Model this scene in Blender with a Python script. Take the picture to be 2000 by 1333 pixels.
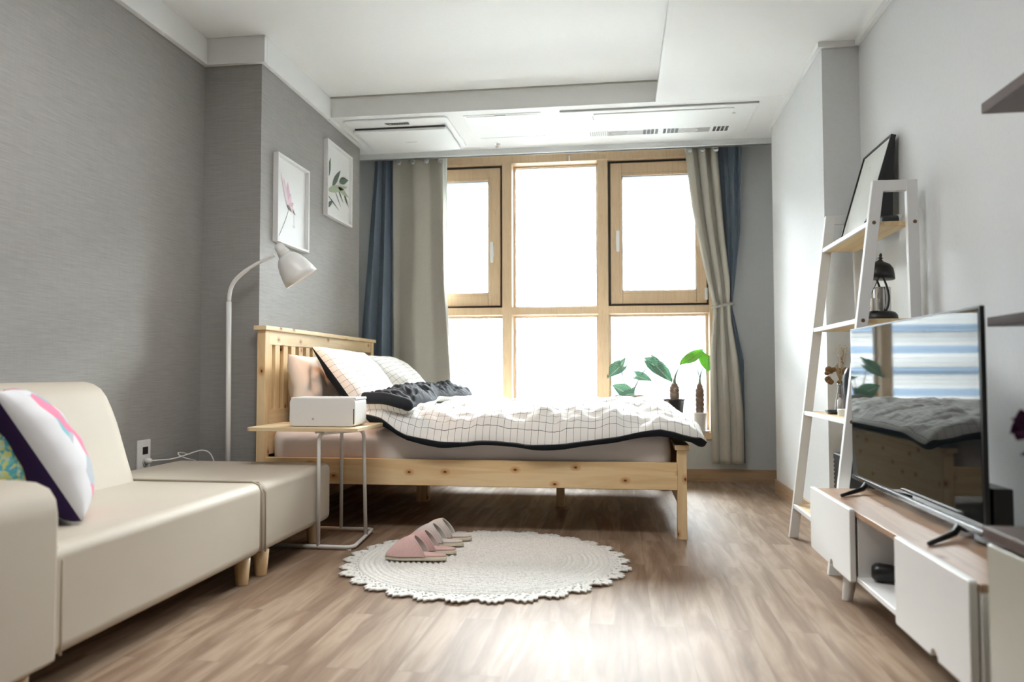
import bpy, bmesh, math, random
from mathutils import Vector, Matrix, noise
random.seed(7)
PI = math.pi
for o in list(bpy.data.objects): bpy.data.objects.remove(o)
S = bpy.context.scene
COL = S.collection

# ------------------------------------------------------------------ camera
cam_d = bpy.data.cameras.new('camera'); cam = bpy.data.objects.new('camera', cam_d); COL.objects.link(cam)
yaw, pitch, roll = math.radians(-7.927), math.radians(2.362), math.radians(-.099)
f_ = Vector((math.sin(yaw)*math.cos(pitch), math.cos(yaw)*math.cos(pitch), math.sin(pitch)))
r0 = Vector((math.cos(yaw), -math.sin(yaw), 0)); u0 = r0.cross(f_)
r_ = math.cos(roll)*r0 + math.sin(roll)*u0; u_ = -math.sin(roll)*r0 + math.cos(roll)*u0
M = Matrix((( r_.x, u_.x, -f_.x, 0), (r_.y, u_.y, -f_.y, 0), (r_.z, u_.z, -f_.z, .77), (0, 0, 0, 1)))
cam.matrix_world = M
cam_d.sensor_width = 36; cam_d.lens = 36*1500/2000
cam_d.clip_start = .05
cam_d.dof.use_dof = True; cam_d.dof.focus_distance = 3.75; cam_d.dof.aperture_fstop = 2.0
S.camera = cam
# ------------------------------------------------------------------ world, sun, exposure
S.view_settings.view_transform = 'Standard'; S.view_settings.look = 'None'
S.view_settings.gamma = 1; S.view_settings.use_curve_mapping = False
S.view_settings.exposure = 1.93
w = bpy.data.worlds.new('sky'); S.world = w; w.use_nodes = True
bg = w.node_tree.nodes['Background']; bg.inputs[0].default_value = (.955, .985, 1.0, 1); bg.inputs[1].default_value = 25.0
sun_d = bpy.data.lights.new('sun', 'SUN'); sun_d.energy = 1.5; sun_d.angle = math.radians(3); sun_d.color = (1, .96, .9)
sun = bpy.data.objects.new('sun', sun_d); COL.objects.link(sun); sun.rotation_euler = (math.radians(48), 0, math.radians(18)); sun.location = (0, -20, 30)
pd = bpy.data.lights.new('window_portal', 'AREA'); pd.shape = 'RECTANGLE'; pd.size = 2.3; pd.size_y = 2.1; pd.cycles.is_portal = True
po = bpy.data.objects.new('window_portal', pd); COL.objects.link(po); po.location = (-.46, 5.85, 1.37); po.rotation_euler = (-PI/2, 0, 0)

def fill_lamp(loc, sx, sy, e, col):
    d = bpy.data.lights.new('fill_lamp_light', 'AREA'); d.shape = 'RECTANGLE'; d.size = sx; d.size_y = sy; d.energy = e; d.color = col
    o = bpy.data.objects.new('fill_lamp_light', d); COL.objects.link(o); o.location = loc
# two fill lamps added out of view in tray and entry for front light
FILL_LAMPS = (((-.75, 2.05, 2.425), 1.1, .7, 8.5, (1, .985, .965)), ((-.40, -.85, 2.425), .9, .6, .8, (1, .96, .91)))
for c_ in FILL_LAMPS: fill_lamp(*c_)

# ------------------------------------------------------------------ materials
MATS = {}
def nt(name):
    m = bpy.data.materials.new(name); m.use_nodes = True
    return m, m.node_tree.nodes, m.node_tree.links, m.node_tree.nodes['Principled BSDF']
def mat(name, col, rough=.6, metal=0., spec=.5, noise_amt=0., nscale=30., bump=0., bscale=200., coat=0., sheen=0., stretch=None, trans=0.):
    if name in MATS: return MATS[name]
    m, N, L, p = nt(name)
    p.inputs['Base Color'].default_value = (*col, 1); p.inputs['Roughness'].default_value = rough
    p.inputs['Metallic'].default_value = metal; p.inputs['Specular IOR Level'].default_value = spec
    p.inputs['Coat Weight'].default_value = coat; p.inputs['Sheen Weight'].default_value = sheen
    p.inputs['Transmission Weight'].default_value = trans
    tc = N.new('ShaderNodeTexCoord'); mp = N.new('ShaderNodeMapping'); L.new(tc.outputs['Object'], mp.inputs[0])
    if stretch: mp.inputs['Scale'].default_value = stretch
    n = N.new('ShaderNodeTexNoise'); n.inputs['Scale'].default_value = nscale; n.inputs['Detail'].default_value = 4
    L.new(mp.outputs[0], n.inputs[0])
    mx = N.new('ShaderNodeMix'); mx.data_type = 'RGBA'
    a = noise_amt
    mx.inputs[6].default_value = (*[max(0, c*(1-a)) for c in col], 1); mx.inputs[7].default_value = (*[min(1, c*(1+a)) for c in col], 1)
    L.new(n.outputs[0], mx.inputs[0]); L.new(mx.outputs[2], p.inputs['Base Color'])
    if bump:
        b = N.new('ShaderNodeBump'); b.inputs['Strength'].default_value = bump; b.inputs['Distance'].default_value = .002
        n2 = N.new('ShaderNodeTexNoise'); n2.inputs['Scale'].default_value = bscale; L.new(mp.outputs[0], n2.inputs[0])
        L.new(n2.outputs[0], b.inputs['Height']); L.new(b.outputs[0], p.inputs['Normal'])
    MATS[name] = m
    return m
def ramp(N, stops):
    r = N.new('ShaderNodeValToRGB'); e = r.color_ramp.elements
    while len(e) > 1: e.remove(e[-1])
    e[0].position = stops[0][0]; e[0].color = (*stops[0][1], 1)
    for ps, c in stops[1:]:
        x = e.new(ps); x.color = (*c, 1)
    return r
def wood(name, c1, c2, axis=0, rough=.45, scale=1., knots=False, ring=6.):
    """grain running along the given object axis"""
    if name in MATS: return MATS[name]
    m, N, L, p = nt(name)
    tc = N.new('ShaderNodeTexCoord'); mp = N.new('ShaderNodeMapping'); L.new(tc.outputs['Object'], mp.inputs[0])
    s = [14*scale]*3; s[axis] = 1.1*scale; mp.inputs['Scale'].default_value = s
    n = N.new('ShaderNodeTexNoise'); n.inputs['Scale'].default_value = 1.6; n.inputs['Detail'].default_value = 6; n.inputs['Distortion'].default_value = .8
    L.new(mp.outputs[0], n.inputs[0])
    mu = N.new('ShaderNodeMath'); mu.operation = 'MULTIPLY'; mu.inputs[1].default_value = ring; L.new(n.outputs[0], mu.inputs[0])
    fr = N.new('ShaderNodeMath'); fr.operation = 'PINGPONG'; fr.inputs[1].default_value = 1; L.new(mu.outputs[0], fr.inputs[0])
    r = ramp(N, [(0, c1), (1, c2)]); L.new(fr.outputs[0], r.inputs[0])
    out = r.outputs[0]
    if knots:
        v = N.new('ShaderNodeTexVoronoi'); v.voronoi_dimensions = '2D'; v.inputs['Scale'].default_value = 1
        sq = N.new('ShaderNodeSeparateXYZ'); L.new(tc.outputs['Object'], sq.inputs[0]); cq = N.new('ShaderNodeCombineXYZ')
        other = N.new('ShaderNodeMath'); other.operation = 'ADD'; oi = [i for i in range(3) if i != axis]
        L.new(sq.outputs[oi[0]], other.inputs[0]); L.new(sq.outputs[oi[1]], other.inputs[1])
        m1 = N.new('ShaderNodeMath'); m1.operation = 'MULTIPLY'; m1.inputs[1].default_value = 4.2; L.new(sq.outputs[axis], m1.inputs[0])
        m2_ = N.new('ShaderNodeMath'); m2_.operation = 'MULTIPLY'; m2_.inputs[1].default_value = 6.5; L.new(other.outputs[0], m2_.inputs[0])
        L.new(m1.outputs[0], cq.inputs[0]); L.new(m2_.outputs[0], cq.inputs[1]); L.new(cq.outputs[0], v.inputs[0])
        r2 = ramp(N, [(0, (.16, .07, .04)), (.024, (.16, .07, .04)), (.038, (.72, .50, .34)), (.13, (1, 1, 1))]); L.new(v.outputs['Distance'], r2.inputs[0])
        mm = N.new('ShaderNodeMix'); mm.data_type = 'RGBA'; mm.blend_type = 'MULTIPLY'; mm.inputs[0].default_value = 1
        L.new(out, mm.inputs[6]); L.new(r2.outputs[0], mm.inputs[7]); out = mm.outputs[2]
    L.new(out, p.inputs['Base Color']); p.inputs['Roughness'].default_value = rough
    MATS[name] = m
    return m
def grid_fabric(name, base, line, step=.033, width=.0026, rough=.85):
    if name in MATS: return MATS[name]
    m, N, L, p = nt(name)
    uv = N.new('ShaderNodeUVMap'); sp = N.new('ShaderNodeSeparateXYZ'); L.new(uv.outputs[0], sp.inputs[0])
    outs = []
    for i in (0, 1):
        d = N.new('ShaderNodeMath'); d.operation = 'DIVIDE'; d.inputs[1].default_value = step; L.new(sp.outputs[i], d.inputs[0])
        fr = N.new('ShaderNodeMath'); fr.operation = 'FRACT'; L.new(d.outputs[0], fr.inputs[0])
        lt = N.new('ShaderNodeMath'); lt.operation = 'LESS_THAN'; lt.inputs[1].default_value = width/step; L.new(fr.outputs[0], lt.inputs[0]); outs.append(lt)
    mxm = N.new('ShaderNodeMath'); mxm.operation = 'MAXIMUM'; L.new(outs[0].outputs[0], mxm.inputs[0]); L.new(outs[1].outputs[0], mxm.inputs[1])
    mx = N.new('ShaderNodeMix'); mx.data_type = 'RGBA'; mx.inputs[6].default_value = (*base, 1); mx.inputs[7].default_value = (*line, 1)
    L.new(mxm.outputs[0], mx.inputs[0]); L.new(mx.outputs[2], p.inputs['Base Color'])
    p.inputs['Roughness'].default_value = rough; p.inputs['Specular IOR Level'].default_value = .15
    MATS[name] = m
    return m

def mk_wallpaper():
    m, N, L, p = nt('linen_wallpaper')
    tc = N.new('ShaderNodeTexCoord'); mp = N.new('ShaderNodeMapping'); L.new(tc.outputs['Object'], mp.inputs[0])
    mp.inputs['Scale'].default_value = (9, 9, 260)
    n = N.new('ShaderNodeTexNoise'); n.inputs['Scale'].default_value = 1; n.inputs['Detail'].default_value = 5; n.inputs['Roughness'].default_value = .7
    L.new(mp.outputs[0], n.inputs[0])
    mp2 = N.new('ShaderNodeMapping'); L.new(tc.outputs['Object'], mp2.inputs[0]); mp2.inputs['Scale'].default_value = (160, 160, 12)
    n2 = N.new('ShaderNodeTexNoise'); n2.inputs['Scale'].default_value = 1; n2.inputs['Detail'].default_value = 3; L.new(mp2.outputs[0], n2.inputs[0])
    ad = N.new('ShaderNodeMath'); ad.operation = 'MULTIPLY_ADD'; ad.inputs[1].default_value = .2; L.new(n2.outputs[0], ad.inputs[0]); L.new(n.outputs[0], ad.inputs[2])
    r = ramp(N, [(.35, (.27, .262, .25)), (.66, (.335, .326, .312)), (1, (.40, .39, .375))]); L.new(ad.outputs[0], r.inputs[0])
    L.new(r.outputs[0], p.inputs['Base Color']); p.inputs['Roughness'].default_value = .55; p.inputs['Specular IOR Level'].default_value = .35
    b = N.new('ShaderNodeBump'); b.inputs['Strength'].default_value = .25; b.inputs['Distance'].default_value = .001; L.new(ad.outputs[0], b.inputs['Height']); L.new(b.outputs[0], p.inputs['Normal'])
    return m
def mk_floor():
    m, N, L, p = nt('oak_laminate')
    tc = N.new('ShaderNodeTexCoord'); sp = N.new('ShaderNodeSeparateXYZ'); L.new(tc.outputs['Object'], sp.inputs[0])
    cb = N.new('ShaderNodeCombineXYZ'); L.new(sp.outputs[1], cb.inputs[0]); L.new(sp.outputs[0], cb.inputs[1])
    br = N.new('ShaderNodeTexBrick'); L.new(cb.outputs[0], br.inputs[0]); br.offset = .37; br.offset_frequency = 2
    br.inputs['Color1'].default_value = (0, 0, 0, 1); br.inputs['Color2'].default_value = (1, 1, 1, 1); br.inputs['Mortar'].default_value = (.5, .5, .5, 1)
    br.inputs['Scale'].default_value = 1; br.inputs['Brick Width'].default_value = 1.2; br.inputs['Row Height'].default_value = .096; br.inputs['Mortar Size'].default_value = .0009
    br.inputs['Mortar Smooth'].default_value = 0; br.inputs['Bias'].default_value = 0
    # per-plank offset of the grain
    of = N.new('ShaderNodeVectorMath'); of.operation = 'MULTIPLY'; L.new(br.outputs['Color'], of.inputs[0]); of.inputs[1].default_value = (7, 13, 5)
    ad = N.new('ShaderNodeVectorMath'); ad.operation = 'ADD'; L.new(tc.outputs['Object'], ad.inputs[0]); L.new(of.outputs[0], ad.inputs[1])
    mp = N.new('ShaderNodeMapping'); mp.inputs['Scale'].default_value = (13, 1.5, 1); L.new(ad.outputs[0], mp.inputs[0])
    n = N.new('ShaderNodeTexNoise'); n.inputs['Scale'].default_value = 1.2; n.inputs['Detail'].default_value = 5; n.inputs['Distortion'].default_value = .5; L.new(mp.outputs[0], n.inputs[0])
    mu = N.new('ShaderNodeMath'); mu.operation = 'MULTIPLY'; mu.inputs[1].default_value = 5; L.new(n.outputs[0], mu.inputs[0])
    pg = N.new('ShaderNodeMath'); pg.operation = 'PINGPONG'; pg.inputs[1].default_value = 1; L.new(mu.outputs[0], pg.inputs[0])
    mp3 = N.new('ShaderNodeMapping'); mp3.inputs['Scale'].default_value = (170, 5, 1); L.new(ad.outputs[0], mp3.inputs[0])
    n3 = N.new('ShaderNodeTexNoise'); n3.inputs['Scale'].default_value = 1; n3.inputs['Detail'].default_value = 3; L.new(mp3.outputs[0], n3.inputs[0])
    mixv = N.new('ShaderNodeMath'); mixv.operation = 'MULTIPLY_ADD'; mixv.inputs[1].default_value = .45; L.new(n3.outputs[0], mixv.inputs[0]); L.new(pg.outputs[0], mixv.inputs[2])
    r = ramp(N, [(.1, (.205, .132, .085)), (.5, (.285, .196, .134)), (1, (.41, .305, .22))])
    sc = N.new('ShaderNodeMath'); sc.operation = 'MULTIPLY'; sc.inputs[1].default_value = .72; L.new(mixv.outputs[0], sc.inputs[0]); L.new(sc.outputs[0], r.inputs[0])
    hv = N.new('ShaderNodeMix'); hv.data_type = 'RGBA'; hv.blend_type = 'MULTIPLY'; hv.inputs[0].default_value = 1
    r2 = ramp(N, [(0, (.90, .89, .89)), (1, (1.0, 1.0, 1.0))]); L.new(br.outputs['Color'], r2.inputs[0])
    L.new(r.outputs[0], hv.inputs[6]); L.new(r2.outputs[0], hv.inputs[7])
    ln = N.new('ShaderNodeMix'); ln.data_type = 'RGBA'; L.new(br.outputs['Fac'], ln.inputs[0]); L.new(hv.outputs[2], ln.inputs[6]); ln.inputs[7].default_value = (.2, .15, .12, 1)
    L.new(ln.outputs[2], p.inputs['Base Color']); p.inputs['Specular IOR Level'].default_value = .14
    rr = N.new('ShaderNodeMapRange'); rr.inputs['To Min'].default_value = .42; rr.inputs['To Max'].default_value = .54; L.new(n3.outputs[0], rr.inputs[0]); L.new(rr.outputs[0], p.inputs['Roughness'])
    b = N.new('ShaderNodeBump'); b.inputs['Strength'].default_value = .12; b.inputs['Distance'].default_value = .001; L.new(n3.outputs[0], b.inputs['Height']); L.new(b.outputs[0], p.inputs['Normal'])
    return m
def mk_glass():
    m = bpy.data.materials.new('window_glass'); m.use_nodes = True; N = m.node_tree.nodes; L = m.node_tree.links; N.clear()
    o = N.new('ShaderNodeOutputMaterial'); t = N.new('ShaderNodeBsdfTransparent'); g = N.new('ShaderNodeBsdfGlossy'); g.inputs['Roughness'].default_value = .02
    fr = N.new('ShaderNodeFresnel'); fr.inputs[0].default_value = 1.45; mx = N.new('ShaderNodeMixShader')
    t.inputs[0].default_value = (.96, .98, .975, 1)
    L.new(fr.outputs[0], mx.inputs[0]); L.new(t.outputs[0], mx.inputs[1]); L.new(g.outputs[0], mx.inputs[2]); L.new(mx.outputs[0], o.inputs[0])
    return m
def mk_facade():
    m, N, L, p = nt('striped_facade')
    tc = N.new('ShaderNodeTexCoord'); sp = N.new('ShaderNodeSeparateXYZ'); L.new(tc.outputs['Object'], sp.inputs[0])
    d = N.new('ShaderNodeMath'); d.operation = 'DIVIDE'; d.inputs[1].default_value = .68; L.new(sp.outputs[2], d.inputs[0])
    fr = N.new('ShaderNodeMath'); fr.operation = 'FRACT'; L.new(d.outputs[0], fr.inputs[0])
    r = ramp(N, [(0, (.018, .032, .050)), (.34, (.022, .038, .058)), (.38, (.075, .075, .072)), (.54, (.075, .075, .072)), (.56, (.025, .032, .042)), (.62, (.075, .075, .072)), (.74, (.075, .075, .072)), (.76, (.025, .032, .042)), (.82, (.08, .08, .077)), (1, (.08, .08, .077))])
    for e in r.color_ramp.elements: pass
    L.new(fr.outputs[0], r.inputs[0]); L.new(r.outputs[0], p.inputs['Base Color']); p.inputs['Roughness'].default_value = .8
    return m
WALLPAPER = mk_wallpaper(); FLOOR = mk_floor(); GLASS = mk_glass(); FACADE = mk_facade()
WHITEWALL = mat('white_wallpaper', (.72, .735, .745), .7, noise_amt=.04, nscale=60, bump=.25, bscale=260)
CEIL = mat('ceiling_paper', (.87, .88, .875), .75, noise_amt=.015, nscale=50, bump=.2, bscale=220)
TRIMW = mat('white_trim', (.85, .865, .86), .55)
OAKTRIM = wood('skirting_oak', (.36, .235, .14), (.46, .31, .19), 0, .45)
OAKTRIMY = wood('skirting_oak_lengthwise', (.36, .235, .14), (.46, .31, .19), 1, .45)
FRAMEW = wood('window_oak_foil', (.60, .43, .26), (.68, .50, .32), 2, .4, 3.)
PINE_X = wood('pine_lengthwise', (.82, .57, .29), (.92, .71, .42), 0, .45, 1., True, 5)
PINE_Y = wood('pine_crosswise', (.80, .58, .32), (.88, .70, .43), 1, .45, 1., True, 5)
PINE_Z = wood('pine_upright', (.78, .54, .28), (.88, .68, .40), 2, .45, 1., True, 5)
SHELFPINE = wood('shelf_pine', (.68, .50, .27), (.80, .63, .38), 1, .5, .9, False, 7)
WALNUT = wood('brown_wood_top', (.30, .19, .125), (.40, .26, .17), 1, .32, 1.2, False, 6)
DARKBOARD = mat('dark_brown_board', (.10, .068, .058), .45, noise_amt=.2)
TABLEOAK = wood('table_oak', (.66, .50, .30), (.76, .60, .38), 0, .4, 1.5)
LEATHER = mat('cream_leatherette', (.565, .505, .42), .55, spec=.35, noise_amt=.03, nscale=6, bump=.35, bscale=500)
SEAM = mat('leather_seam', (.50, .44, .35), .5)
BEECH = wood('beech_leg', (.62, .42, .22), (.72, .52, .30), 2, .4, 1.5)
WPAINT = mat('white_paint', (.80, .80, .79), .4, noise_amt=.01)
WMETAL = mat('white_powder_coat', (.78, .78, .76), .35, bump=.05)
WPLASTIC = mat('white_plastic', (.78, .775, .76), .35)
GREYSLOT = mat('grey_grille', (.42, .42, .41), .5)
DARKSLOT = mat('dark_slot', (.03, .032, .035), .5)
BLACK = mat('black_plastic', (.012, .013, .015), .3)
BLACKM = mat('black_metal', (.015, .015, .016), .4, metal=.3)
CHROME = mat('silver_metal', (.75, .75, .74), .22, metal=1.)
SHEET = mat('pale_sheet', (.76, .71, .685), .9, spec=.1, noise_amt=.03, nscale=8)
CREAMPILLOW = mat('cream_pillowcase', (.80, .735, .66), .85, spec=.15)
GRID = grid_fabric('white_grid_cotton', (.83, .815, .78), (.11, .11, .12), width=.0016)
GRIDP = grid_fabric('white_grid_pillowcase', (.83, .815, .78), (.17, .17, .17), .034, .0016)
BLACKF = mat('black_cotton', (.018, .022, .027), .9, spec=.15, noise_amt=.1, nscale=60)
CHARCOAL = mat('charcoal_cotton', (.030, .034, .041), .85, spec=.2, noise_amt=.1, nscale=60)
CURT_BLUE = mat('blue_grey_curtain', (.17, .21, .26), .85, spec=.2, noise_amt=.12, nscale=220, stretch=(1, 1, .2), bump=.2, bscale=500)
CURT_BEIGE = mat('beige_curtain', (.43, .405, .345), .85, spec=.2, noise_amt=.08, nscale=220, stretch=(1, 1, .2), bump=.2, bscale=500)
LIT_EDGE = mat('pale_lit_edge', (.74, .76, .74), .8, trans=.0)
def mk_screen():
    m, N, L, p = nt('glossy_screen'); p.inputs['Base Color'].default_value = (.006, .008, .009, 1); p.inputs['Roughness'].default_value = .035
    p.inputs['Specular IOR Level'].default_value = .27
    return m
SCREEN = mk_screen()

# ------------------------------------------------------------------ helpers
class MB:
    """collects shapes into one mesh"""
    def __init__(s): s.v = []; s.f = []; s.mi = []; s.uv = []; s.has_uv = False
    def add(s, vs, fs, mi=0, uvs=None):
        o = len(s.v); s.v += [tuple(v) for v in vs]
        for k, f in enumerate(fs):
            s.f.append([o+i for i in f]); s.mi.append(mi)
            if uvs: s.has_uv = True; s.uv.append([uvs[i] for i in f])
            else: s.uv.append([(0, 0)]*len(f))
        return s
    def box(s, x0, x1, y0, y1, z0, z1, mi=0, T=None):
        vs = [(x, y, z) for x in (x0, x1) for y in (y0, y1) for z in (z0, z1)]
        if T: vs = [T @ Vector(v) for v in vs]
        return s.add(vs, [(0, 1, 3, 2), (4, 6, 7, 5), (0, 4, 5, 1), (2, 3, 7, 6), (0, 2, 6, 4), (1, 5, 7, 3)], mi)
    def tube(s, pts, r, n=10, mi=0, cap=True):
        pts = [Vector(p) for p in pts]; rs = r if isinstance(r, (list, tuple)) else [r]*len(pts)
        vs = []; prev = None
        for i, p in enumerate(pts):
            t = (pts[min(i+1, len(pts)-1)] - pts[max(i-1, 0)]).normalized()
            if prev is None:
                a = Vector((0, 0, 1)) if abs(t.z) < .9 else Vector((1, 0, 0)); u = t.cross(a).normalized()
            else:
                u = (prev - t*prev.dot(t)).normalized()
            prev = u; v = t.cross(u)
            for k in range(n):
                an = 2*PI*k/n; vs.append(p + (u*math.cos(an) + v*math.sin(an))*rs[i])
        fs = [(i*n+k, i*n+(k+1) % n, (i+1)*n+(k+1) % n, (i+1)*n+k) for i in range(len(pts)-1) for k in range(n)]
        if cap: fs += [tuple(range(n))[::-1], tuple((len(pts)-1)*n+k for k in range(n))]
        return s.add(vs, fs, mi)
    def lathe(s, prof, n=24, T=None, mi=0, sx=1, sy=1):
        vs = [];
        for r, z in prof:
            for k in range(n):
                a = 2*PI*k/n; v = Vector((r*math.cos(a)*sx, r*math.sin(a)*sy, z)); vs.append(T @ v if T else v)
        m = len(prof)
        fs = [(i*n+k, i*n+(k+1) % n, (i+1)*n+(k+1) % n, (i+1)*n+k) for i in range(m-1) for k in range(n)]
        if prof[0][0] > 1e-5: fs.append(tuple(range(n))[::-1])
        if prof[-1][0] > 1e-5: fs.append(tuple((m-1)*n+k for k in range(n)))
        return s.add(vs, fs, mi)
    def prism(s, poly, h0, h1, axis='z', mi=0, T=None):
        """poly of 2D points; extruded along axis"""
        n = len(poly); vs = []
        for h in (h0, h1):
            for a, b in poly:
                v = {'z': (a, b, h), 'x': (h, a, b), 'y': (a, h, b)}[axis]; vs.append(T @ Vector(v) if T else v)
        fs = [tuple(range(n))[::-1], tuple(range(n, 2*n))] + [(i, (i+1) % n, n+(i+1) % n, n+i) for i in range(n)]
        return s.add(vs, fs, mi)
    def grid(s, fn, nu, nv, mi=0, uv=None, flip=False, close_u=False):
        vs = [fn(i/nu, j/nv) for j in range(nv+1) for i in range(nu+1)]
        uvs = [uv(i/nu, j/nv) for j in range(nv+1) for i in range(nu+1)] if uv else None
        fs = []
        for j in range(nv):
            for i in range(nu):
                a = j*(nu+1)+i; q = (a, a+1, a+nu+2, a+nu+1); fs.append(q[::-1] if flip else q)
        return s.add(vs, fs, mi, uvs)
    def build(s, name, mats, parent=None, smooth=False, bevel=0, seg=2, sub=0, weld=0, solid=0, loc=None, angle=40):
        me = bpy.data.meshes.new(name); me.from_pydata(s.v, [], s.f)
        if not isinstance(mats, (list, tuple)): mats = [mats]
        for m in mats: me.materials.append(m)
        for p, i in zip(me.polygons, s.mi): p.material_index = i
        if s.has_uv:
            ul = me.uv_layers.new(name='UVMap'); k = 0
            for f in s.uv:
                for c in f: ul.data[k].uv = c; k += 1
        bm = bmesh.new(); bm.from_mesh(me)
        if weld: bmesh.ops.remove_doubles(bm, verts=bm.verts, dist=weld)
        bmesh.ops.recalc_face_normals(bm, faces=bm.faces)
        bm.to_mesh(me); bm.free()
        o = bpy.data.objects.new(name, me); COL.objects.link(o)
        if smooth:
            for p in me.polygons: p.use_smooth = True
        if solid:
            md = o.modifiers.new('solid', 'SOLIDIFY'); md.thickness = solid; md.offset = 0
        if bevel:
            md = o.modifiers.new('bevel', 'BEVEL'); md.width = bevel; md.segments = seg; md.limit_method = 'ANGLE'; md.angle_limit = math.radians(angle)
            if seg > 1:
                for p in me.polygons: p.use_smooth = True
                md.harden_normals = True
        if sub:
            md = o.modifiers.new('sub', 'SUBSURF'); md.levels = sub; md.render_levels = sub
        if parent: 
            o.parent = parent; o.matrix_parent_inverse = Matrix.Translation(parent.location).inverted() if parent.location.length else Matrix()
        return o
def tag(o, label, cat, group=None):
    o['label'] = label; o['category'] = cat
    if group: o['group'] = group
    return o
def thing(name, label, cat, loc, group=None):
    o = bpy.data.objects.new(name, None); COL.objects.link(o); o.location = loc; o.empty_display_size = .05
    return tag(o, label, cat, group)
def struct(name, mb, mats, label=None, **k):
    o = mb.build(name, mats, **k); o['kind'] = 'structure'
    return o
def rr(x0, x1, y0, y1, r, n=5):
    """rounded rectangle polygon"""
    out = []
    for cx, cy, a0 in ((x1-r, y1-r, 0), (x0+r, y1-r, 90), (x0+r, y0+r, 180), (x1-r, y0+r, 270)):
        for k in range(n+1):
            a = math.radians(a0+90*k/n); out.append((cx+r*math.cos(a), cy+r*math.sin(a)))
    return out
def bez(p0, p1, p2, p3, n=10):
    p0, p1, p2, p3 = map(Vector, (p0, p1, p2, p3)); o = []
    for i in range(n+1):
        t = i/n; o.append(p0*(1-t)**3 + p1*3*t*(1-t)**2 + p2*3*t*t*(1-t) + p3*t**3)
    return o
def interp(tab, x):
    if x <= tab[0][0]: return tab[0][1]
    for (a, b), (c, d) in zip(tab, tab[1:]):
        if x <= c:
            t = (x-a)/(c-a); return b + (d-b)*t
    return tab[-1][1]
def sm(t): t = max(0, min(1, t)); return t*t*(3-2*t)
def nz(x, y, z=0.): return noise.noise(Vector((x, y, z)))

# ------------------------------------------------------------------ room shell
XL, XP, XR, XC = -2.13, -1.815, 1.165, .992      # left wall, left pillar face, right wall, right column face
YJ, YC, YE, YB = 3.69, 3.87, 5.20, 5.60          # left jog, right column start, end of pillars, window wall
ZS, ZT = 2.378, 2.506                            # soffit and tray heights
Y0 = -2.3
m = MB().box(-2.4, 1.5, Y0-.2, 5.9, -.12, 0); struct('floor', m, FLOOR)
m = MB().box(XL-.15, XL, Y0, YJ, 0, 2.7).box(XL-.15, XP, YJ, YE, 0, 2.7); struct('wall_left', m, WALLPAPER)
m = MB().box(XL-.15, XL+.05, YE, YB+.15, 0, 2.7); struct('wall_recess_left', m, WHITEWALL)
m = MB().box(XR, XR+.15, Y0, YC, 0, 2.7).box(XC, XR+.15, YC, 5.12, 0, 2.7); struct('wall_right', m, WHITEWALL)
m = MB().box(1.25, XR+.15, 5.12, YB+.15, 0, 2.7); struct('wall_recess_right', m, WHITEWALL)
WX0, WX1, WZ0, WZ1 = -1.62, .685, .34, 2.40
m = MB().box(XL, WX0, YB, YB+.25, 0, 2.7).box(WX1, 1.3, YB, YB+.25, 0, 2.7).box(WX0, WX1, YB, YB+.25, 0, WZ0-.045).box(WX0, WX1, YB, YB+.25, WZ1, 2.7)
struct('wall_back', m, mat('window_wall_paper', (.56, .575, .58), .75, noise_amt=.04, nscale=60))
m = MB().box(XL-.15, XR+.15, Y0-.15, Y0, 0, 2.7); struct('wall_front', m, mat('shade_dark_wall', (.24, .225, .20), .7))  # unseen end wall coloured dark as entry shade, for foreground fall-off
# ceiling: tray with lower soffits round it
TX1, TY1 = .238, 4.575
m = MB().box(XL, XR+.2, Y0, YB+.25, ZT, 2.62)
m.box(XP, XR+.2, TY1, 5.40, ZS, ZT-.001).box(TX1, XR+.2, Y0, TY1, ZS, ZT-.001).box(XL, XP, YE, 5.40, ZS, ZT-.001)
struct('ceiling', m, CEIL, bevel=.0015, seg=1)
# fascia strips of the tray
m = MB().box(XL+.0, XL+.032, Y0, YJ-.031, 2.366, ZT).box(XL, XP+.028, YJ-.03, YJ, 2.366, ZT).box(XP, XP+.028, YJ, TY1, 2.366, ZT).box(XP, XP+.028, TY1, 5.2, 2.362, ZS+.01)
struct('trim_1', m, TRIMW, bevel=.003)
m = MB().box(XR-.022, XR, Y0, YC, 2.352, ZS+.005).box(XC-.022, XR, YC-.022, YC, 2.352, ZS+.005).box(XC-.022, XC, YC, 5.12, 2.352, ZS+.005)
struct('trim_2', m, TRIMW, bevel=.003)
m = MB().box(XL, XR+.2, 5.395, 5.425, 2.336, ZS+.06).box(XL, XR+.2, 5.385, 5.43, 2.336, 2.345)
struct('trim_3', m, TRIMW, bevel=.002)
m = MB().box(TX1-.012, TX1+.0, Y0, TY1, ZS-.0, ZS+.012).box(TX1-.01, TX1+.012, Y0, TY1, ZS-.006, ZS+.001); struct('trim_4', m, TRIMW)
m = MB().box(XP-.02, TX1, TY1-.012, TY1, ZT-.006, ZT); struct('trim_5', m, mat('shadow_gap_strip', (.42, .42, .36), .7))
# skirting
m = MB().box(XL, 1.25, YB-.014, YB, 0, .087); struct('baseboard_back', m, OAKTRIM, bevel=.002)
m = MB().box(XC-.013, XC, YC-.013, 5.12, 0, .087).box(XC-.013, XR, YC-.013, YC, 0, .087).box(XR-.013, XR, Y0, YC-.013, 0, .087); struct('baseboard_right', m, OAKTRIMY, bevel=.002)
m = MB().box(XL, XL+.013, Y0, YJ, 0, .087).box(XL, XP+.013, YJ-.013, YJ, 0, .087).box(XP, XP+.013, YJ, YE, 0, .087); struct('baseboard_left', m, OAKTRIMY, bevel=.002)

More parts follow.
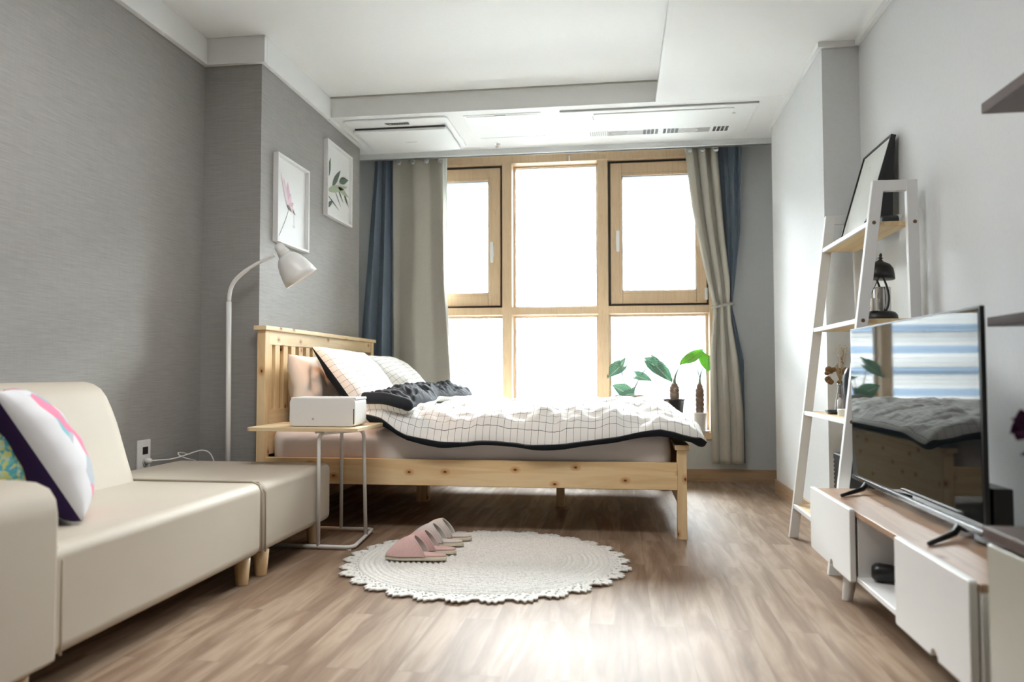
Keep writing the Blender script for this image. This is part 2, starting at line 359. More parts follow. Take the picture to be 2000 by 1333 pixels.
# ------------------------------------------------------------------ window
win = bpy.data.objects.new('window_1', None); COL.objects.link(win); win.location = (-.46, YB, WZ0); win['kind'] = 'structure'
GY = 5.72
MU = ((-.852, -.780), (-.146, -.072))
m = MB()
m.box(WX0, WX1, YB-.002, GY+.04, 2.325, WZ1)                     # head
m.box(WX0, WX0+.05, YB, GY+.04, WZ0, 2.33).box(.640, WX1, YB, GY+.04, WZ0, 2.33)
for a, b in MU: m.box(a, b, YB, GY+.04, WZ0, 2.33)
m.box(WX0, .65, YB+.002, GY+.04, 1.196, 1.252)                   # transom
m.box(WX0-.01, WX1+.004, YB-.018, GY+.04, WZ0-.045, WZ0+.004)         # sill board
m.build('window_frame', FRAMEW, win, bevel=.003)
# glazing beads round the fixed panes
m = MB()
def bead(m, x0, x1, z0, z1, w, y0, y1):
    m.box(x0, x0+w, y0, y1, z0, z1).box(x1-w, x1, y0, y1, z0, z1).box(x0+w, x1-w, y0, y1, z0, z0+w).box(x0+w, x1-w, y0, y1, z1-w, z1)
BAYS = ((WX0+.05, -.852), (-.780, -.146), (-.072, .640))
for k, (a, b) in enumerate(BAYS):
    bead(m, a, b, WZ0+.004, 1.196, .012, GY-.022, GY+.02)
    if k == 1: bead(m, a, b, 1.252, 2.325, .012, GY-.022, GY+.02)
m.build('glazing_bead', FRAMEW, win, bevel=.002)
m = MB()
for k, (a, b) in enumerate(BAYS):
    bead(m, a+.012, b-.012, WZ0+.016, 1.184, .004, GY-.004, GY+.004)
    if k == 1: bead(m, a+.012, b-.012, 1.264, 2.313, .004, GY-.004, GY+.004)
m.build('rubber_gasket', BLACK, win)
for k, (a, b) in enumerate(BAYS):
    MB().box(a+.012, b-.012, GY, GY+.006, WZ0+.016, 1.184).build('pane', GLASS, win)
    if k == 1: MB().box(a+.012, b-.012, GY, GY+.006, 1.264, 2.313).build('pane', GLASS, win)
def sash(x0, x1, z0, z1, gx0, gx1, gz0, gz1, side, hz):
    m = MB(); y0, y1 = YB+.028, GY
    for A in ((x0, gx0, z0, z1), (gx1, x1, z0, z1), (gx0, gx1, z0, gz0), (gx0, gx1, gz1, z1)): m.box(A[0], A[1], y0, y1, A[2], A[3])
    s = m.build('sash', FRAMEW, win, bevel=.005)
    m = MB(); bead(m, gx0-.002, gx1+.002, gz0-.002, gz1+.002, .006, y0+.012, y1); m.build('gasket', BLACK, s)
    m = MB(); bead(m, gx0-.022, gx1+.022, gz0-.022, gz1+.022, .0015, y0-.0006, y0+.002); m.build('groove', OAKTRIM, s)
    MB().box(gx0, gx1, GY-.03, GY-.024, gz0, gz1).build('pane', GLASS, s)
    bx = x0-.014 if side > 0 else x1
    # dark rebate between sash and fixed frame
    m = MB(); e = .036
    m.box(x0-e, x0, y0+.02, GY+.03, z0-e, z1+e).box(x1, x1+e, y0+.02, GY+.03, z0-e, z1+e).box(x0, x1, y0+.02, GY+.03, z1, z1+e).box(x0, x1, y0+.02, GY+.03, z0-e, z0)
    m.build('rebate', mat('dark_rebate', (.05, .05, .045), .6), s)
    hx = gx0-.033 if side > 0 else gx1+.033
    m = MB().box(hx-.012, hx+.012, y0-.008, y0+.002, hz+.02, hz+.095)
    m.prism(rr(hx-.011, hx+.013, hz-.035, hz+.12, .008), y0-.045, y0-.030, 'y').box(hx-.007, hx+.007, y0-.04, y0, hz+.045, hz+.07)
    m.build('handle', WPLASTIC, s, bevel=.003)
    return s
s1 = sash(BAYS[0][0]+.016, -.870, 1.268, 2.305, BAYS[0][0]+.08, -.962, 1.365, 2.208, -1, 1.62)
s2 = sash(-.054, .628, 1.268, 2.305, .030, .556, 1.365, 2.208, 1, 1.68)
MB().box(.612, .632, YB+.004, YB+.03, 1.29, 1.375).box(.612, .628, YB+.0, YB+.03, 1.32, 1.345).build('hinge', WPLASTIC, s2, bevel=.002)
# building across the street, seen blown out through the panes and mirrored in the TV
bl = MB().box(-26, 30, 26, 38, -14, 9.3)
for k in range(18):
    z = -13.6+k*1.26
    bl.box(-26, 30, 25.72, 26.0, z+.55, z+.60)
for k in range(12): bl.box(-24+k*4.6, -23.7+k*4.6, 25.7, 26.02, -14, 9.3)
b_ = bl.build('apartment_building', FACADE); tag(b_, 'pale apartment block with blue and cream horizontal bands across the street outside the window', 'building')
g_ = MB().box(-80, 80, 6.5, 90, -14.2, -14).build('street_ground', mat('pale_paving', (.55, .55, .53), .9, noise_amt=.1, nscale=.5)); g_['kind'] = 'structure'

# ------------------------------------------------------------------ curtains
def curtain_panel(name, m_, par, L, R, ytab, amp, folds, ph=0., z0=.14, z1=2.40, nu=120, nv=70, th=.004, wob=.006):
    """L, R: tables of (z, x); amp: table (z, amplitude)"""
    def fn(u, v):
        z = z0 + (z1-z0)*v
        xl, xr = interp(L, z), interp(R, z)
        a = interp(amp, z)
        x = xl + (xr-xl)*u + a*.35*math.sin(2*PI*folds*2*u+ph)*min(1, u*8, (1-u)*8)
        y = interp(ytab, z) + a*math.sin(2*PI*folds*u+ph+.5*math.sin(z*1.7+u*3)) + wob*nz(u*4, z*1.6, 3+ph)
        return (x, y, z)
    mb = MB().grid(fn, nu, nv)
    return mb.build(name, m_, par, smooth=True, solid=th)
cl = thing('curtain', 'long blue-grey and beige curtain hanging straight beside the headboard', 'curtain', (-1.55, 5.49, 0), 'two-tone curtains at the window')
curtain_panel('blue_panel', CURT_BLUE, cl, [(.1, -1.93), (1.1, -1.90), (2.36, -1.805)], [(.1, -1.64), (2.4, -1.652)], [(0, 5.50), (2.4, 5.50)], [(.1, .026), (2.4, .030)], 2.5, 1.2)
curtain_panel('beige_panel', CURT_BEIGE, cl, [(.1, -1.652), (2.4, -1.66)], [(.1, -1.205), (.75, -1.212), (1.4, -1.262), (2.4, -1.275)], [(0, 5.475), (2.4, 5.48)], [(.1, .018), (2.4, .016)], 1.7, .3)
curtain_panel('lit_edge_strip', LIT_EDGE, cl, [(.1, -1.222), (.75, -1.225), (1.4, -1.272), (2.4, -1.288)], [(.1, -1.205), (.75, -1.212), (1.4, -1.252), (2.4, -1.252)], [(0, 5.51), (2.4, 5.515)], [(0, .002), (2.4, .002)], 1, 0, nu=8)  # pale strip paints window light on the beige panel's translucent edge
for k in range(4): MB().lathe([(.013, -.004), (.019, -.004), (.019, .004), (.013, .004)], 16, Matrix.Translation((-1.60+k*.105, 5.445, 2.325)) @ Matrix.Rotation(PI/2, 4, 'X')).build('eyelet', CHROME, cl, smooth=True)
cr = thing('curtain', 'blue-grey and beige curtain tied back at the window beside the white column', 'curtain', (.72, 5.49, 0), 'two-tone curtains at the window')
curtain_panel('blue_panel', CURT_BLUE, cr, [(.1, .72), (1.2, .735), (1.6, .70), (2.4, .615)], [(.1, .862), (.85, .858), (1.15, .800), (1.225, .783), (1.35, .80), (1.75, .845), (2.4, .862)], [(0, 5.53), (1.2, 5.51), (2.4, 5.53)], [(.1, .012), (1.0, .012), (1.22, .008), (1.5, .016), (2.4, .028)], 3.5, .4)
curtain_panel('beige_panel', CURT_BEIGE, cr, [(.1, .636), (.87, .628), (1.1, .645), (1.225, .655), (1.4, .615), (1.6, .575), (1.95, .515), (2.4, .468)], [(.1, .848), (.5, .842), (.87, .812), (1.1, .775), (1.225, .765), (1.4, .765), (1.7, .735), (2.4, .690)], [(0, 5.475), (1.2, 5.465), (2.4, 5.475)], [(.1, .010), (.6, .014), (1.0, .020), (1.22, .010), (1.5, .020), (2.4, .030)], 2.6, 2.6)
m = MB().tube([(.648+.07*(1-math.cos(a)), 5.485-.046*math.sin(a), 1.235-.012*math.cos(a)) for a in [k*2*PI/28 for k in range(29)]], .011, 8)
m.lathe([(.0, -.012), (.017, -.01), (.02, 0), (.017, .01), (0, .012)], 12, Matrix.Translation((.668, 5.438, 1.245)) @ Matrix.Rotation(PI/2, 4, 'X'))
m.build('tieback', CURT_BEIGE, cr, smooth=True)
for k in range(3): MB().lathe([(.013, -.004), (.019, -.004), (.019, .004), (.013, .004)], 16, Matrix.Translation((.500+k*.09, 5.440, 2.325)) @ Matrix.Rotation(PI/2, 4, 'X')).build('eyelet', CHROME, cr, smooth=True)
rod = MB().tube([(-1.95, 5.50, 2.395), (1.1, 5.50, 2.395)], .011, 12).build('curtain_rod', CHROME, smooth=True); tag(rod, 'slim metal curtain rod hidden behind the ceiling lip above the window', 'curtain rod')

# ------------------------------------------------------------------ ceiling fittings
for k, (c_, sx_, sy_, e_, q_) in enumerate(FILL_LAMPS):
    t_ = thing('added_ceiling_lamp', ('rectangular white fill lamp added out of view in the middle of the tray', 'rectangular white fill lamp added out of view at the entry end of the tray')[k], 'ceiling lamp', (c_[0], c_[1], ZT))
    MB().box(c_[0]-sx_/2-.03, c_[0]+sx_/2+.03, c_[1]-sy_/2-.03, c_[1]+sy_/2+.03, 2.430, ZT).build('housing', WPLASTIC, t_, bevel=.006)
v = thing('ceiling_ventilator', 'white ceiling ventilation unit with dark control strip beside grey wall', 'ventilator', (-1.4, 4.88, ZS))
MB().prism(rr(-1.735, -1.055, 4.635, 5.27, .03), ZS-.012, ZS, 'z').build('housing', TRIMW, v, bevel=.004)
MB().prism(rr(-1.715, -1.088, 4.775, 5.24, .02), ZS-.040, ZS-.022, 'z').build('cover_panel', TRIMW, v, bevel=.006)
MB().box(-1.70, -1.10, 4.775, 4.80, ZS-.0225, ZS-.0115).build('air_slot', DARKSLOT, v)
m = MB().prism([(-1.475, 4.695), (-1.325, 4.695), (-1.32, 4.70), (-1.32, 4.725), (-1.325, 4.73), (-1.455, 4.73)], ZS-.0145, ZS-.011, 'z'); cp = m.build('control_strip', BLACK, v)
m = MB().box(-1.452, -1.434, 4.70, 4.722, ZS-.0153, ZS-.014)
for k in range(6): m.box(-1.422+k*.016, -1.416+k*.016, 4.707, 4.716, ZS-.0150, ZS-.014)
m.build('indicator', GREYSLOT, cp)
m = MB()
for k, wd_ in enumerate((.006, .008, .009, .010, .007, .008, .005)): m.box(-1.425+k*.012, -1.425+k*.012+wd_, 5.012+.002*(k % 2), 5.022, ZS-.0406, ZS-.0398)
m.build('lettering', GREYSLOT, v)
hx = thing('ceiling_access_hatch', 'square white access hatch in the ceiling between the two units', 'hatch', (-.71, 4.89, ZS))
MB().box(-.955, -.470, 4.655, 5.13, ZS-.004, ZS).build('hatch_frame', TRIMW, hx, bevel=.001, seg=1)
MB().box(-.935, -.490, 4.675, 5.105, ZS-.007, ZS-.0035).build('hatch_panel', TRIMW, hx, bevel=.001, seg=1)
MB().box(-.925, -.487, 5.106, 5.112, ZS-.0062, ZS-.0035).build('hatch_gap', mat('grey_gap', (.16, .18, .22), .6), hx)
MB().box(-.76, -.69, 4.668, 4.673, ZS-.006, ZS-.0038).build('hatch_catch', MATS['grey_gap'], hx)
ac = thing('ceiling_air_conditioner', 'flush white ceiling air conditioner with two grille patches beside the right wall', 'air conditioner', (.25, 4.9, ZS))
MB().box(-.345, .835, 4.655, 5.185, ZS-.013, ZS).build('casing', TRIMW, ac, bevel=.004)
MB().box(-.145, .70, 4.70, 4.80, ZS-.020, ZS-.0125).build('louver', TRIMW, ac, bevel=.003)
MB().box(-.15, .72, 4.80, 4.806, ZS-.0165, ZS-.0125).box(-.152, -.148, 4.745, 4.806, ZS-.0165, ZS-.0125).box(-.35, .835, 4.650, 4.656, ZS-.010, ZS-.001).build('air_slot', GREYSLOT, ac)
m = MB(); zz = (ZS-.0138, ZS-.0128)
for x0, x1 in ((-.06, .24), (.34, .60)): m.box(x0, x1, 5.065, 5.155, *zz)
m.build('grille_patch', GREYSLOT, ac)
m = MB()
for x0 in (.17, .30, .62):
    for i in range(4):
        for j in range(5): m.box(x0+i*.026, x0+i*.026+.018, 5.058+j*.02, 5.058+j*.02+.009, ZS-.0155, ZS-.0135)
for i in range(9):
    for j in range(5): m.box(-.18+i*.014, -.18+i*.014+.006, 5.058+j*.02, 5.058+j*.02+.004, ZS-.0145, ZS-.0135)
m.build('grille_hole', DARKSLOT, ac)['kind'] = 'stuff'
for cx in (0.02, .47):
    m = MB(); n = 20; pts = []
    for k in range(n+1):
        a = 2*PI*k/n; pts.append((cx+.052*math.cos(a), 5.11+.040*math.sin(a), ZS-.0145))
    m.tube(pts, .0022, 6); m.build('grille_ring', WPLASTIC, ac)
sp = MB().lathe([(0, 0), (.022, 0), (.022, -.003), (.010, -.006), (.008, -.018), (.014, -.02), (.014, -.022), (0, -.022)], 16, Matrix.Translation((-.836, 5.27, ZS))).build('sprinkler', CHROME, smooth=False)
tag(sp, 'tiny metal ceiling sprinkler behind the access hatch', 'sprinkler')
hk = MB().box(-.357, -.343, 5.585, 5.60, 2.318, 2.368).build('window_latch', CHROME, bevel=.002); tag(hk, 'small metal latch on the wooden window head at the middle', 'latch')

# ------------------------------------------------------------------ bed
bed = thing('bed', 'pine double bed with slatted headboard standing by the window', 'bed', (-.75, 4.45, 0))
BY0, BY1 = 3.625, 5.335
HX0, HX1 = -1.792, -1.752
hb = MB().box(HX0-.012, HX1+.016, BY0-.018, BY1+.018, .985, 1.008).build('headboard_cap', PINE_Y, bed, bevel=.004)
MB().box(HX0, HX1+.004, BY0, BY0+.052, 0, .985).build('headboard_post', PINE_Z, bed, bevel=.003)
MB().box(HX0, HX1+.004, BY1-.052, BY1, 0, .985).build('headboard_post', PINE_Z, bed, bevel=.003)
MB().box(HX0+.008, HX1, BY0+.05, BY1-.05, .914, .985).build('headboard_rail', PINE_Y, bed, bevel=.002)
MB().box(HX0+.008, HX1, BY0+.05, BY1-.05, .36, .585).build('headboard_rail', PINE_Y, bed, bevel=.002)
n_s = 16; y0, y1 = BY0+.088, BY1-.058
step = (y1-y0)/n_s
MB().box(HX0+.010, HX1-.001, BY0+.05, y0-.0, .58, .92).build('slat', PINE_Z, bed, bevel=.002)
for k in range(n_s-1):
    a = y0+step*(k+1)-.056
    MB().box(HX0+.016, HX1-.003, a, a+.054, .58, .92).build('slat', PINE_Z, bed, bevel=.002)
MB().box(HX1, .264, 3.636, 3.662, .226, .352).build('side_rail', PINE_X, bed, bevel=.003)
MB().box(HX1, .264, 5.30, 5.326, .226, .352).build('side_rail', PINE_X, bed, bevel=.003)
MB().box(.262, .306, 3.640, 3.684, 0, .412).build('foot_post', PINE_Z, bed, bevel=.003)
MB().box(.262, .306, 5.280, 5.324, 0, .412).build('foot_post', PINE_Z, bed, bevel=.003)
MB().box(.272, .296, 3.684, 5.28, .14, .412).build('footboard', PINE_Y, bed, bevel=.002)
MB().box(.252, .318, 3.622, 5.342, .412, .436).build('footboard_cap', PINE_Y, bed, bevel=.004)
m = MB()
for k in range(14): x = -1.70+k*.143; m.box(x, x+.07, 3.665, 5.298, .262, .28)
m.build('bed_slats', PINE_Y, bed)
MB().box(HX1, .27, 4.50, 4.55, .19, .262).build('center_beam', PINE_X, bed)
MB().box(-1.205, -1.135, 4.50, 4.56, 0, .19).build('center_leg', PINE_Z, bed, bevel=.003)
MB().box(-.362, -.318, 4.43, 4.49, 0, .20).box(-.362, -.318, 4.43, 4.55, .20, .262).build('center_leg', PINE_Z, bed, bevel=.003)
# mattress in a fitted sheet
def mattress():
    x0, x1, y0, y1, z0, z1 = -1.735, .238, 3.668, 5.292, .281, .487
    mb = MB(); R = .045
    # profile loop around the side rolled over: build as grid over box surface (u around, v up)
    per = rr(x0, x1, y0, y1, .06, 6)
    P2 = []
    for i in range(len(per)):
        a, b = Vector(per[i]), Vector(per[(i+1) % len(per)]); n = max(1, int((b-a).length/.02))
        for k in range(n): P2.append(a+(b-a)*k/n)
    cx, cy = (x0+x1)/2, (y0+y1)/2
    prof = [(0, z0), (0, z0+.05), (0, z0+.1), (0, z0+.15), (0, z1-R)] + [(R*(1-math.cos(a)), z1-R+R*math.sin(a)) for a in [k*PI/2/5 for k in range(1, 6)]]
    n = len(P2); vs = []
    for j, (ins, z) in enumerate(prof):
        for p in P2:
            d = Vector((max(x0+.06, min(x1-.06, p.x)), max(y0+.06, min(y1-.06, p.y)))) - p
            L = d.length; q = p + (d/L*ins if L > 1e-6 else Vector((0, 0)))
            diag = .007*nz(p.x*5+z*14, z*9, 1)+.004*nz(p.x*11-z*25, z*20, 7)
            out = (-d/L if L > 1e-6 else Vector((0, 0)))*diag*(1 if j > 0 else 0)
            vs.append((q.x+out.x, min(q.y+out.y, 99), z+.004*nz(p.x*4, p.y*4, z)))
    fs = [(j*n+k, j*n+(k+1) % n, (j+1)*n+(k+1) % n, (j+1)*n+k) for j in range(len(prof)-1) for k in range(n)]
    fs += [tuple((len(prof)-1)*n+k for k in range(n)), tuple(range(n))[::-1]]
    mb.add(vs, fs)
    return mb.build('mattress', SHEET, None, smooth=True)
mt = mattress(); tag(mt, 'thick mattress in pale pinkish fitted sheet lying on the pine bed', 'mattress')

# duvet: a closed slab with pinched seam round the edge
ZF = [(-1.46, .575), (-1.25, .568), (-1.139, .540), (-1.06, .492), (-1.0, .470), (-.85, .445), (-.6, .432), (-.4, .430), (-.25, .438), (-.02, .470), (.10, .493), (.186, .503), (.25, .492), (.30, .475), (.345, .455), (.392, .440)]
def ztop(x, y):
    base = .558 + .010*nz(x*2.3, y*2.3, 2)
    if x < -.9: base += .014*sm((-.9-x)/.3)
    d = y-3.565; e = interp(ZF, x)
    t = max(0, min(1, d/(.20)))
    z = e + (base-e)*(1-(1-t)**2.2)
    # foot end
    fe = .445 + .035*sm((y-3.6)/.3)
    if x > .08:
        t2 = max(0, min(1, (.405-x)/.30)); zf = fe + (base-fe)*(1-(1-t2)**2.0); z = min(z, zf+.0) if y > 3.7 else min(z, max(zf, e))
    d2 = 5.44-y
    t3 = max(0, min(1, d2/.16)); z = min(z, .48+(base-.48)*(1-(1-t3)**2))
    return z
def slab(name, xy, zc, T, mats, par, nu=110, nv=90, puff=.008, pinch=.30, uvs=(1, 1), wr=None, fold_amp=0, tbot=None):
    mb = MB()
    def half(u, v):
        a = min(1, min(u, 1-u)*uvs[0]/pinch); b = min(1, min(v, 1-v)*uvs[1]/pinch)
        f = lambda t: math.sqrt(max(0, 1-(1-t)**2))
        return T*f(a)*f(b)
    def halfb(u, v):
        a = min(1, min(u, 1-u)*uvs[0]/.045); b = min(1, min(v, 1-v)*uvs[1]/.045)
        f = lambda t: math.sqrt(max(0, 1-(1-t)**2))
        return T*f(a)*f(b)
    def top(u, v, sgn):
        x, y = xy(u, v); h = half(u, v) if sgn > 0 else halfb(u, v); z = zc(x, y)
        if sgn > 0:
            w_ = wr(x, y) if wr else 0
            z += h*(1+w_*8) + puff*(h/T)*nz(x*7, y*7, 4)
        else: z -= h*(tbot if tbot else 1)
        return Vector((x, y, z))
    uvf = lambda u, v: (u*uvs[0]*1.0, v*uvs[1])
    # concentrate rows near the borders
    e = lambda t: t
    mb.grid(lambda u, v: top(u, v, 1), nu, nv, 0, uvf)
    mb.grid(lambda u, v: top(u, v, -1), nu, nv, 1, uvf, flip=True)
    return mb.build(name, mats, par, smooth=True, weld=.00005)
dv = thing('duvet', 'puffy white grid duvet with black underside spread over the bed', 'duvet', (-.5, 4.5, .5))
def dxy(u, v):
    uu = u; vv = v
    x = -1.235 + 1.63*uu; 
    yf = 3.565 + .006*math.sin(x*9) + .012*nz(x*4, 0, 5) + (.03*sm((.2-abs(x-.39))/.2) if x > .1 else 0)*0
    if x < -1.0: yf += .05*sm((-1.0-x)/.3)
    y = yf + (5.44-yf)*vv
    # rounded foot corners
    if x > .25: 
        y += (.03*((x-.25)/.14)**2)*(1-2*vv)
    return x, y
quilt = lambda x, y: -.075*max(0, 1-abs(((x+.10) % .40)-.20)/.05)**1.5*(.7+.6*nz(x*3, y*5, 1)) - .05*max(0, 1-abs(((y+.05) % .42)-.21)/.05)**1.5 + .085*nz(x*5.5, y*5, 9) + .05*nz(x*13+y*3, y*11, 3) + .030*nz(x*30, y*26, 6)
slab('cover', dxy, ztop, .036, (GRID, BLACKF), dv, 230, 210, .010, .085, (1.63, 1.90), quilt, tbot=1.32)
# turned-back head end, charcoal side up
def fxy(u, v):
    y0 = 3.600; y = y0 + 1.68*v
    xr = -1.005 + .05*sm((v)*1.0)*0 + .02*math.sin(v*9)+.03*nz(v*6, 1, 1)*(v > .03) - .05*sm((v-.75)/.25)*0
    xl = -1.235
    x = xl + (xr-xl)*u
    y = y0 + .035*(1-u)*(1-v)*0 + (5.27-y0)*v + .06*math.sin(PI*u)*(1-v)*0
    if u > .7: y += (.04*((u-.7)/.3)**2)*(1-2*v)
    return x, y
def fz(x, y):
    front = sm((y-3.60)/.35)
    t = (x+1.235)/.25
    z = .632 + .030*front*math.sin(PI*min(1, max(0, t*1.0+.15))) - .030*(1-front)*sm((t-.35)/.65)
    z -= .012*sm((t-.8)/.2)
    z -= .02*sm((y-5.0)/.25)
    return z
def fw(x, y):
    return .09*nz(x*8+y*3, y*4-x*5, 2) - .13*max(0, .30-abs(nz(x*9-y*6, y*8+x*4, 5)))  - .10*max(0, .22-abs(nz(x*17+y*13, y*11-x*8, 15))) + .03*nz(x*30+y*12, y*22, 8)
slab('turned_back_flap', fxy, fz, .046, (CHARCOAL, GRID), dv, 90, 190, .012, .06, (.25, 1.67), fw)
# rolled seam along the near edge of the flap
m = MB()
pts = [(-1.235+.245*t, 3.602 + (.02*((t-.7)/.3)**2 if t > .7 else 0), fz(-1.235+.245*t, 3.6)+.016) for t in [k/24 for k in range(25)]]
m.tube(pts, [.024]+[.030]*22+[.026, .014], 10); m.build('padded_edge', CHARCOAL, dv, smooth=True)

# pillows
def pillow(name, wd, ht, t, Mx, mats, label, group=None, wr=.012, seed=1., curl=.0, uvs=True, pull=.07, sharp=.42, n=56, cat='pillow', side=0):
    mb = MB()
    def fn(sgn):
        def g(u, v):
            a, b = 2*u-1, 2*v-1
            x = wd/2*a*(1-pull*(1-b*b)); y = ht/2*b*(1-pull*(1-a*a))
            h = max(0, (1-a*a)*(1-b*b))**sharp
            z = sgn*t/2*h
            e = min(1, h*1.6)
            z += wr*e*(nz(x*7+seed, y*7, seed)+.6*nz(x*17, y*15+seed, 3))
            z += curl*(a*a)*.5
            return Mx @ Vector((x, y, z))
        return g
    uvf = (lambda u, v: (u*wd+.01, v*ht+.013))
    mb.grid(fn(1), n, n, 0, uvf); mb.grid(fn(-1), n, n, 1, uvf, flip=True)
    o = mb.build(name, mats, None, smooth=True, weld=.0004)
    return tag(o, label, cat, group)
def frame_m(center, wdir, hdir):
    """local x=width dir, y=height dir, z=normal"""
    X = Vector(wdir).normalized(); Y = Vector(hdir); Y = (Y - X*Y.dot(X)).normalized(); Z = X.cross(Y)
    return Matrix(((X.x, Y.x, Z.x, center[0]), (X.y, Y.y, Z.y, center[1]), (X.z, Y.z, Z.z, center[2]), (0, 0, 0, 1)))
pillow('bed_pillow', .62, .40, .17, frame_m((-1.635, 4.02, .672), (-.06, 1, 0), (-.24, 0, 1)), CREAMPILLOW, 'plain cream pillow leaning on the headboard behind the near grid pillow', 'plain pillows against the headboard', wr=.035, seed=4, pull=.05)
pillow('bed_pillow', .62, .40, .15, frame_m((-1.655, 4.86, .665), (0, 1, 0), (-.22, 0, 1)), CREAMPILLOW, 'plain cream pillow mostly hidden behind the far grid pillow', 'plain pillows against the headboard', wr=.018, seed=9, pull=.05)
# local +z must face the room (+x, up): x = width (0,1,0), y = (-s,0,c) -> z = (c,0,s)
pillow('bed_pillow', .76, .50, .17, frame_m((-1.40, 4.13, .700), (0.02, 1, -.02), (-.60, .0, .78)), (GRIDP, BLACKF), 'white grid pillow with black back, nearest on the bed with its dark underside showing', 'grid pillows leaning at the head of the bed', wr=.009, seed=2, pull=.06)
pillow('bed_pillow', .66, .54, .17, frame_m((-1.345, 4.80, .685), (0, 1, 0), (-.72, 0, .70)), (GRIDP, BLACKF), 'white grid pillow with pointed corner, farther one beside the straight curtain', 'grid pillows leaning at the head of the bed', wr=.009, seed=6, pull=.06)

# ------------------------------------------------------------------ framed prints
def picture(name, y0, y1, z0, z1, label, art):
    t = thing(name, label, 'picture', (XP, (y0+y1)/2, z0), 'white framed prints above the headboard')
    x = XP; d = .030; wdt = .014
    m = MB()
    m.box(x, x+d, y0, y0+wdt, z0, z1).box(x, x+d, y1-wdt, y1, z0, z1).box(x, x+d, y0+wdt, y1-wdt, z0, z0+wdt).box(x, x+d, y0+wdt, y1-wdt, z1-wdt, z1)
    m.build('frame', WPAINT, t, bevel=.001, seg=1)
    pg = MB().box(x, x+.009, y0+wdt, y1-wdt, z0+wdt, z1-wdt).build('print', mat('paper_white', (.80, .81, .80), .3), t)
    xx = x+.0105
    art(lambda a, b: (xx, y0+(y1-y0)*a, z0+(z1-z0)*b), pg)
    return t
def leafshape(P, a0, b0, a1, b1, w_, n=12, k=.75):
    """flat leaf between two points in picture coordinates"""
    dx, dy = a1-a0, (b1-b0)*1.25; L = math.hypot(dx, dy); nx, ny = -dy/L, dx/L/1.25
    up = []; dn = []
    for i in range(n+1):
        t = i/n; h = w_*math.sin(PI*t**k)
        up.append(P(a0+(a1-a0)*t+nx*h, b0+(b1-b0)*t+ny*h)); dn.append(P(a0+(a1-a0)*t-nx*h, b0+(b1-b0)*t-ny*h))
    vs = up+dn[::-1]
    return vs
def addpoly(m, vs, th=.0006):
    n = len(vs); v2 = [(v[0]+th, v[1], v[2]) for v in vs]
    m.add(list(vs)+v2, [tuple(range(n)), tuple(range(n, 2*n))[::-1]]+[(i, (i+1) % n, n+(i+1) % n, n+i) for i in range(n)])
PINKS = [mat('petal_%s' % n_, c, .6) for n_, c in (('pale', (.78, .60, .67)), ('mid', (.72, .50, .60)), ('light', (.80, .68, .73)))]
LEAFD = mat('print_leaf_dark', (.10, .14, .11), .6); LEAFL = mat('print_leaf_light', (.40, .46, .33), .6); STEMG = mat('print_stem', (.25, .24, .22), .6)
def art1(P, pg):
    for i, (a, b, w_) in enumerate([(.26, .76, .055), (.38, .74, .06), (.17, .80, .04), (.48, .62, .05), (.56, .53, .05), (.60, .45, .04)]):
        m = MB(); addpoly(m, leafshape(P, .42, .44, a, b, w_), .0004+.0003*i); m.build('petal', PINKS[i % 3], pg)
    m = MB(); addpoly(m, leafshape(P, .36, .47, .50, .42, .025), .0026); addpoly(m, leafshape(P, .52, .45, .62, .40, .010), .0026); m.build('flower_base', STEMG, pg)
    m = MB(); m.tube([P(.42-.30*t+.08*t*(1-t), .43-.36*t) for t in [k/10 for k in range(11)]], .0011, 5); m.build('stem', STEMG, pg)
    m = MB().tube([P(.58, .40), P(.585, .33), P(.59, .27)], .0005, 4).tube([P(.59+.03*math.cos(a), .255+.014*math.sin(a)) for a in [k*PI/4 for k in range(9)]], .0006, 4); m.build('drop', mat('pencil_grey', (.5, .5, .5), .6), pg)
def art2(P, pg):
    for (a0, b0, a1, b1, w_, c) in [(.12, .52, .20, .80, .05, 0), (.28, .44, .60, .72, .055, 0), (.55, .56, .93, .66, .06, 0), (.10, .34, .90, .56, .06, 1), (.50, .47, .95, .42, .05, 1),
                                    (.48, .46, .72, .30, .022, 0), (.38, .40, .62, .22, .012, 0), (.70, .47, .95, .28, .03, 0), (.10, .28, .55, .16, .012, 0), (.08, .12, .30, .24, .04, 0)]:
        m = MB(); addpoly(m, leafshape(P, a0, b0, a1, b1, w_), .0006+.0004*c); m.build('leaf_shape', (LEAFD, LEAFL)[c], pg)
picture('picture_frame', 3.832, 4.250, 1.470, 1.950, 'white framed print of a single pale pink flower on a thin stem', art1)
picture('picture_frame', 4.530, 4.975, 1.755, 2.235, 'white framed print of dark and light green leaves, higher and nearer the window', art2)

# ------------------------------------------------------------------ sofa and ottoman
SX, SY0, SY1, SZ = -1.320, 1.66, 2.735, .362
sofa = thing('sofa', 'cream leatherette sofa with rounded arm and high back along grey wall', 'sofa', (-1.7, 2.1, 0))
MB().box(-2.08, SX, SY0-.02, SY1, .095, SZ).build('seat', LEATHER, sofa, bevel=.035, seg=6)
m = MB()
xs = SX-.004
m.tube([(xs+.003, SY1-.006, .10), (xs+.003, SY1-.006, SZ-.04), (xs-.01, SY1-.006, SZ-.008), (xs-.04, SY1-.006, SZ+.002), (-1.85, SY1-.006, SZ+.002)], .0035, 6)
m.build('piping', SEAM, sofa, smooth=True); m = MB()
m.tube([(xs+.003, SY0+.028, .10), (xs+.003, SY0+.028, SZ-.04), (xs-.01, SY0+.028, SZ-.008), (xs-.04, SY0+.028, SZ+.002), (-1.85, SY0+.028, SZ+.002)], .0035, 6)
m.build('piping', SEAM, sofa, smooth=True)
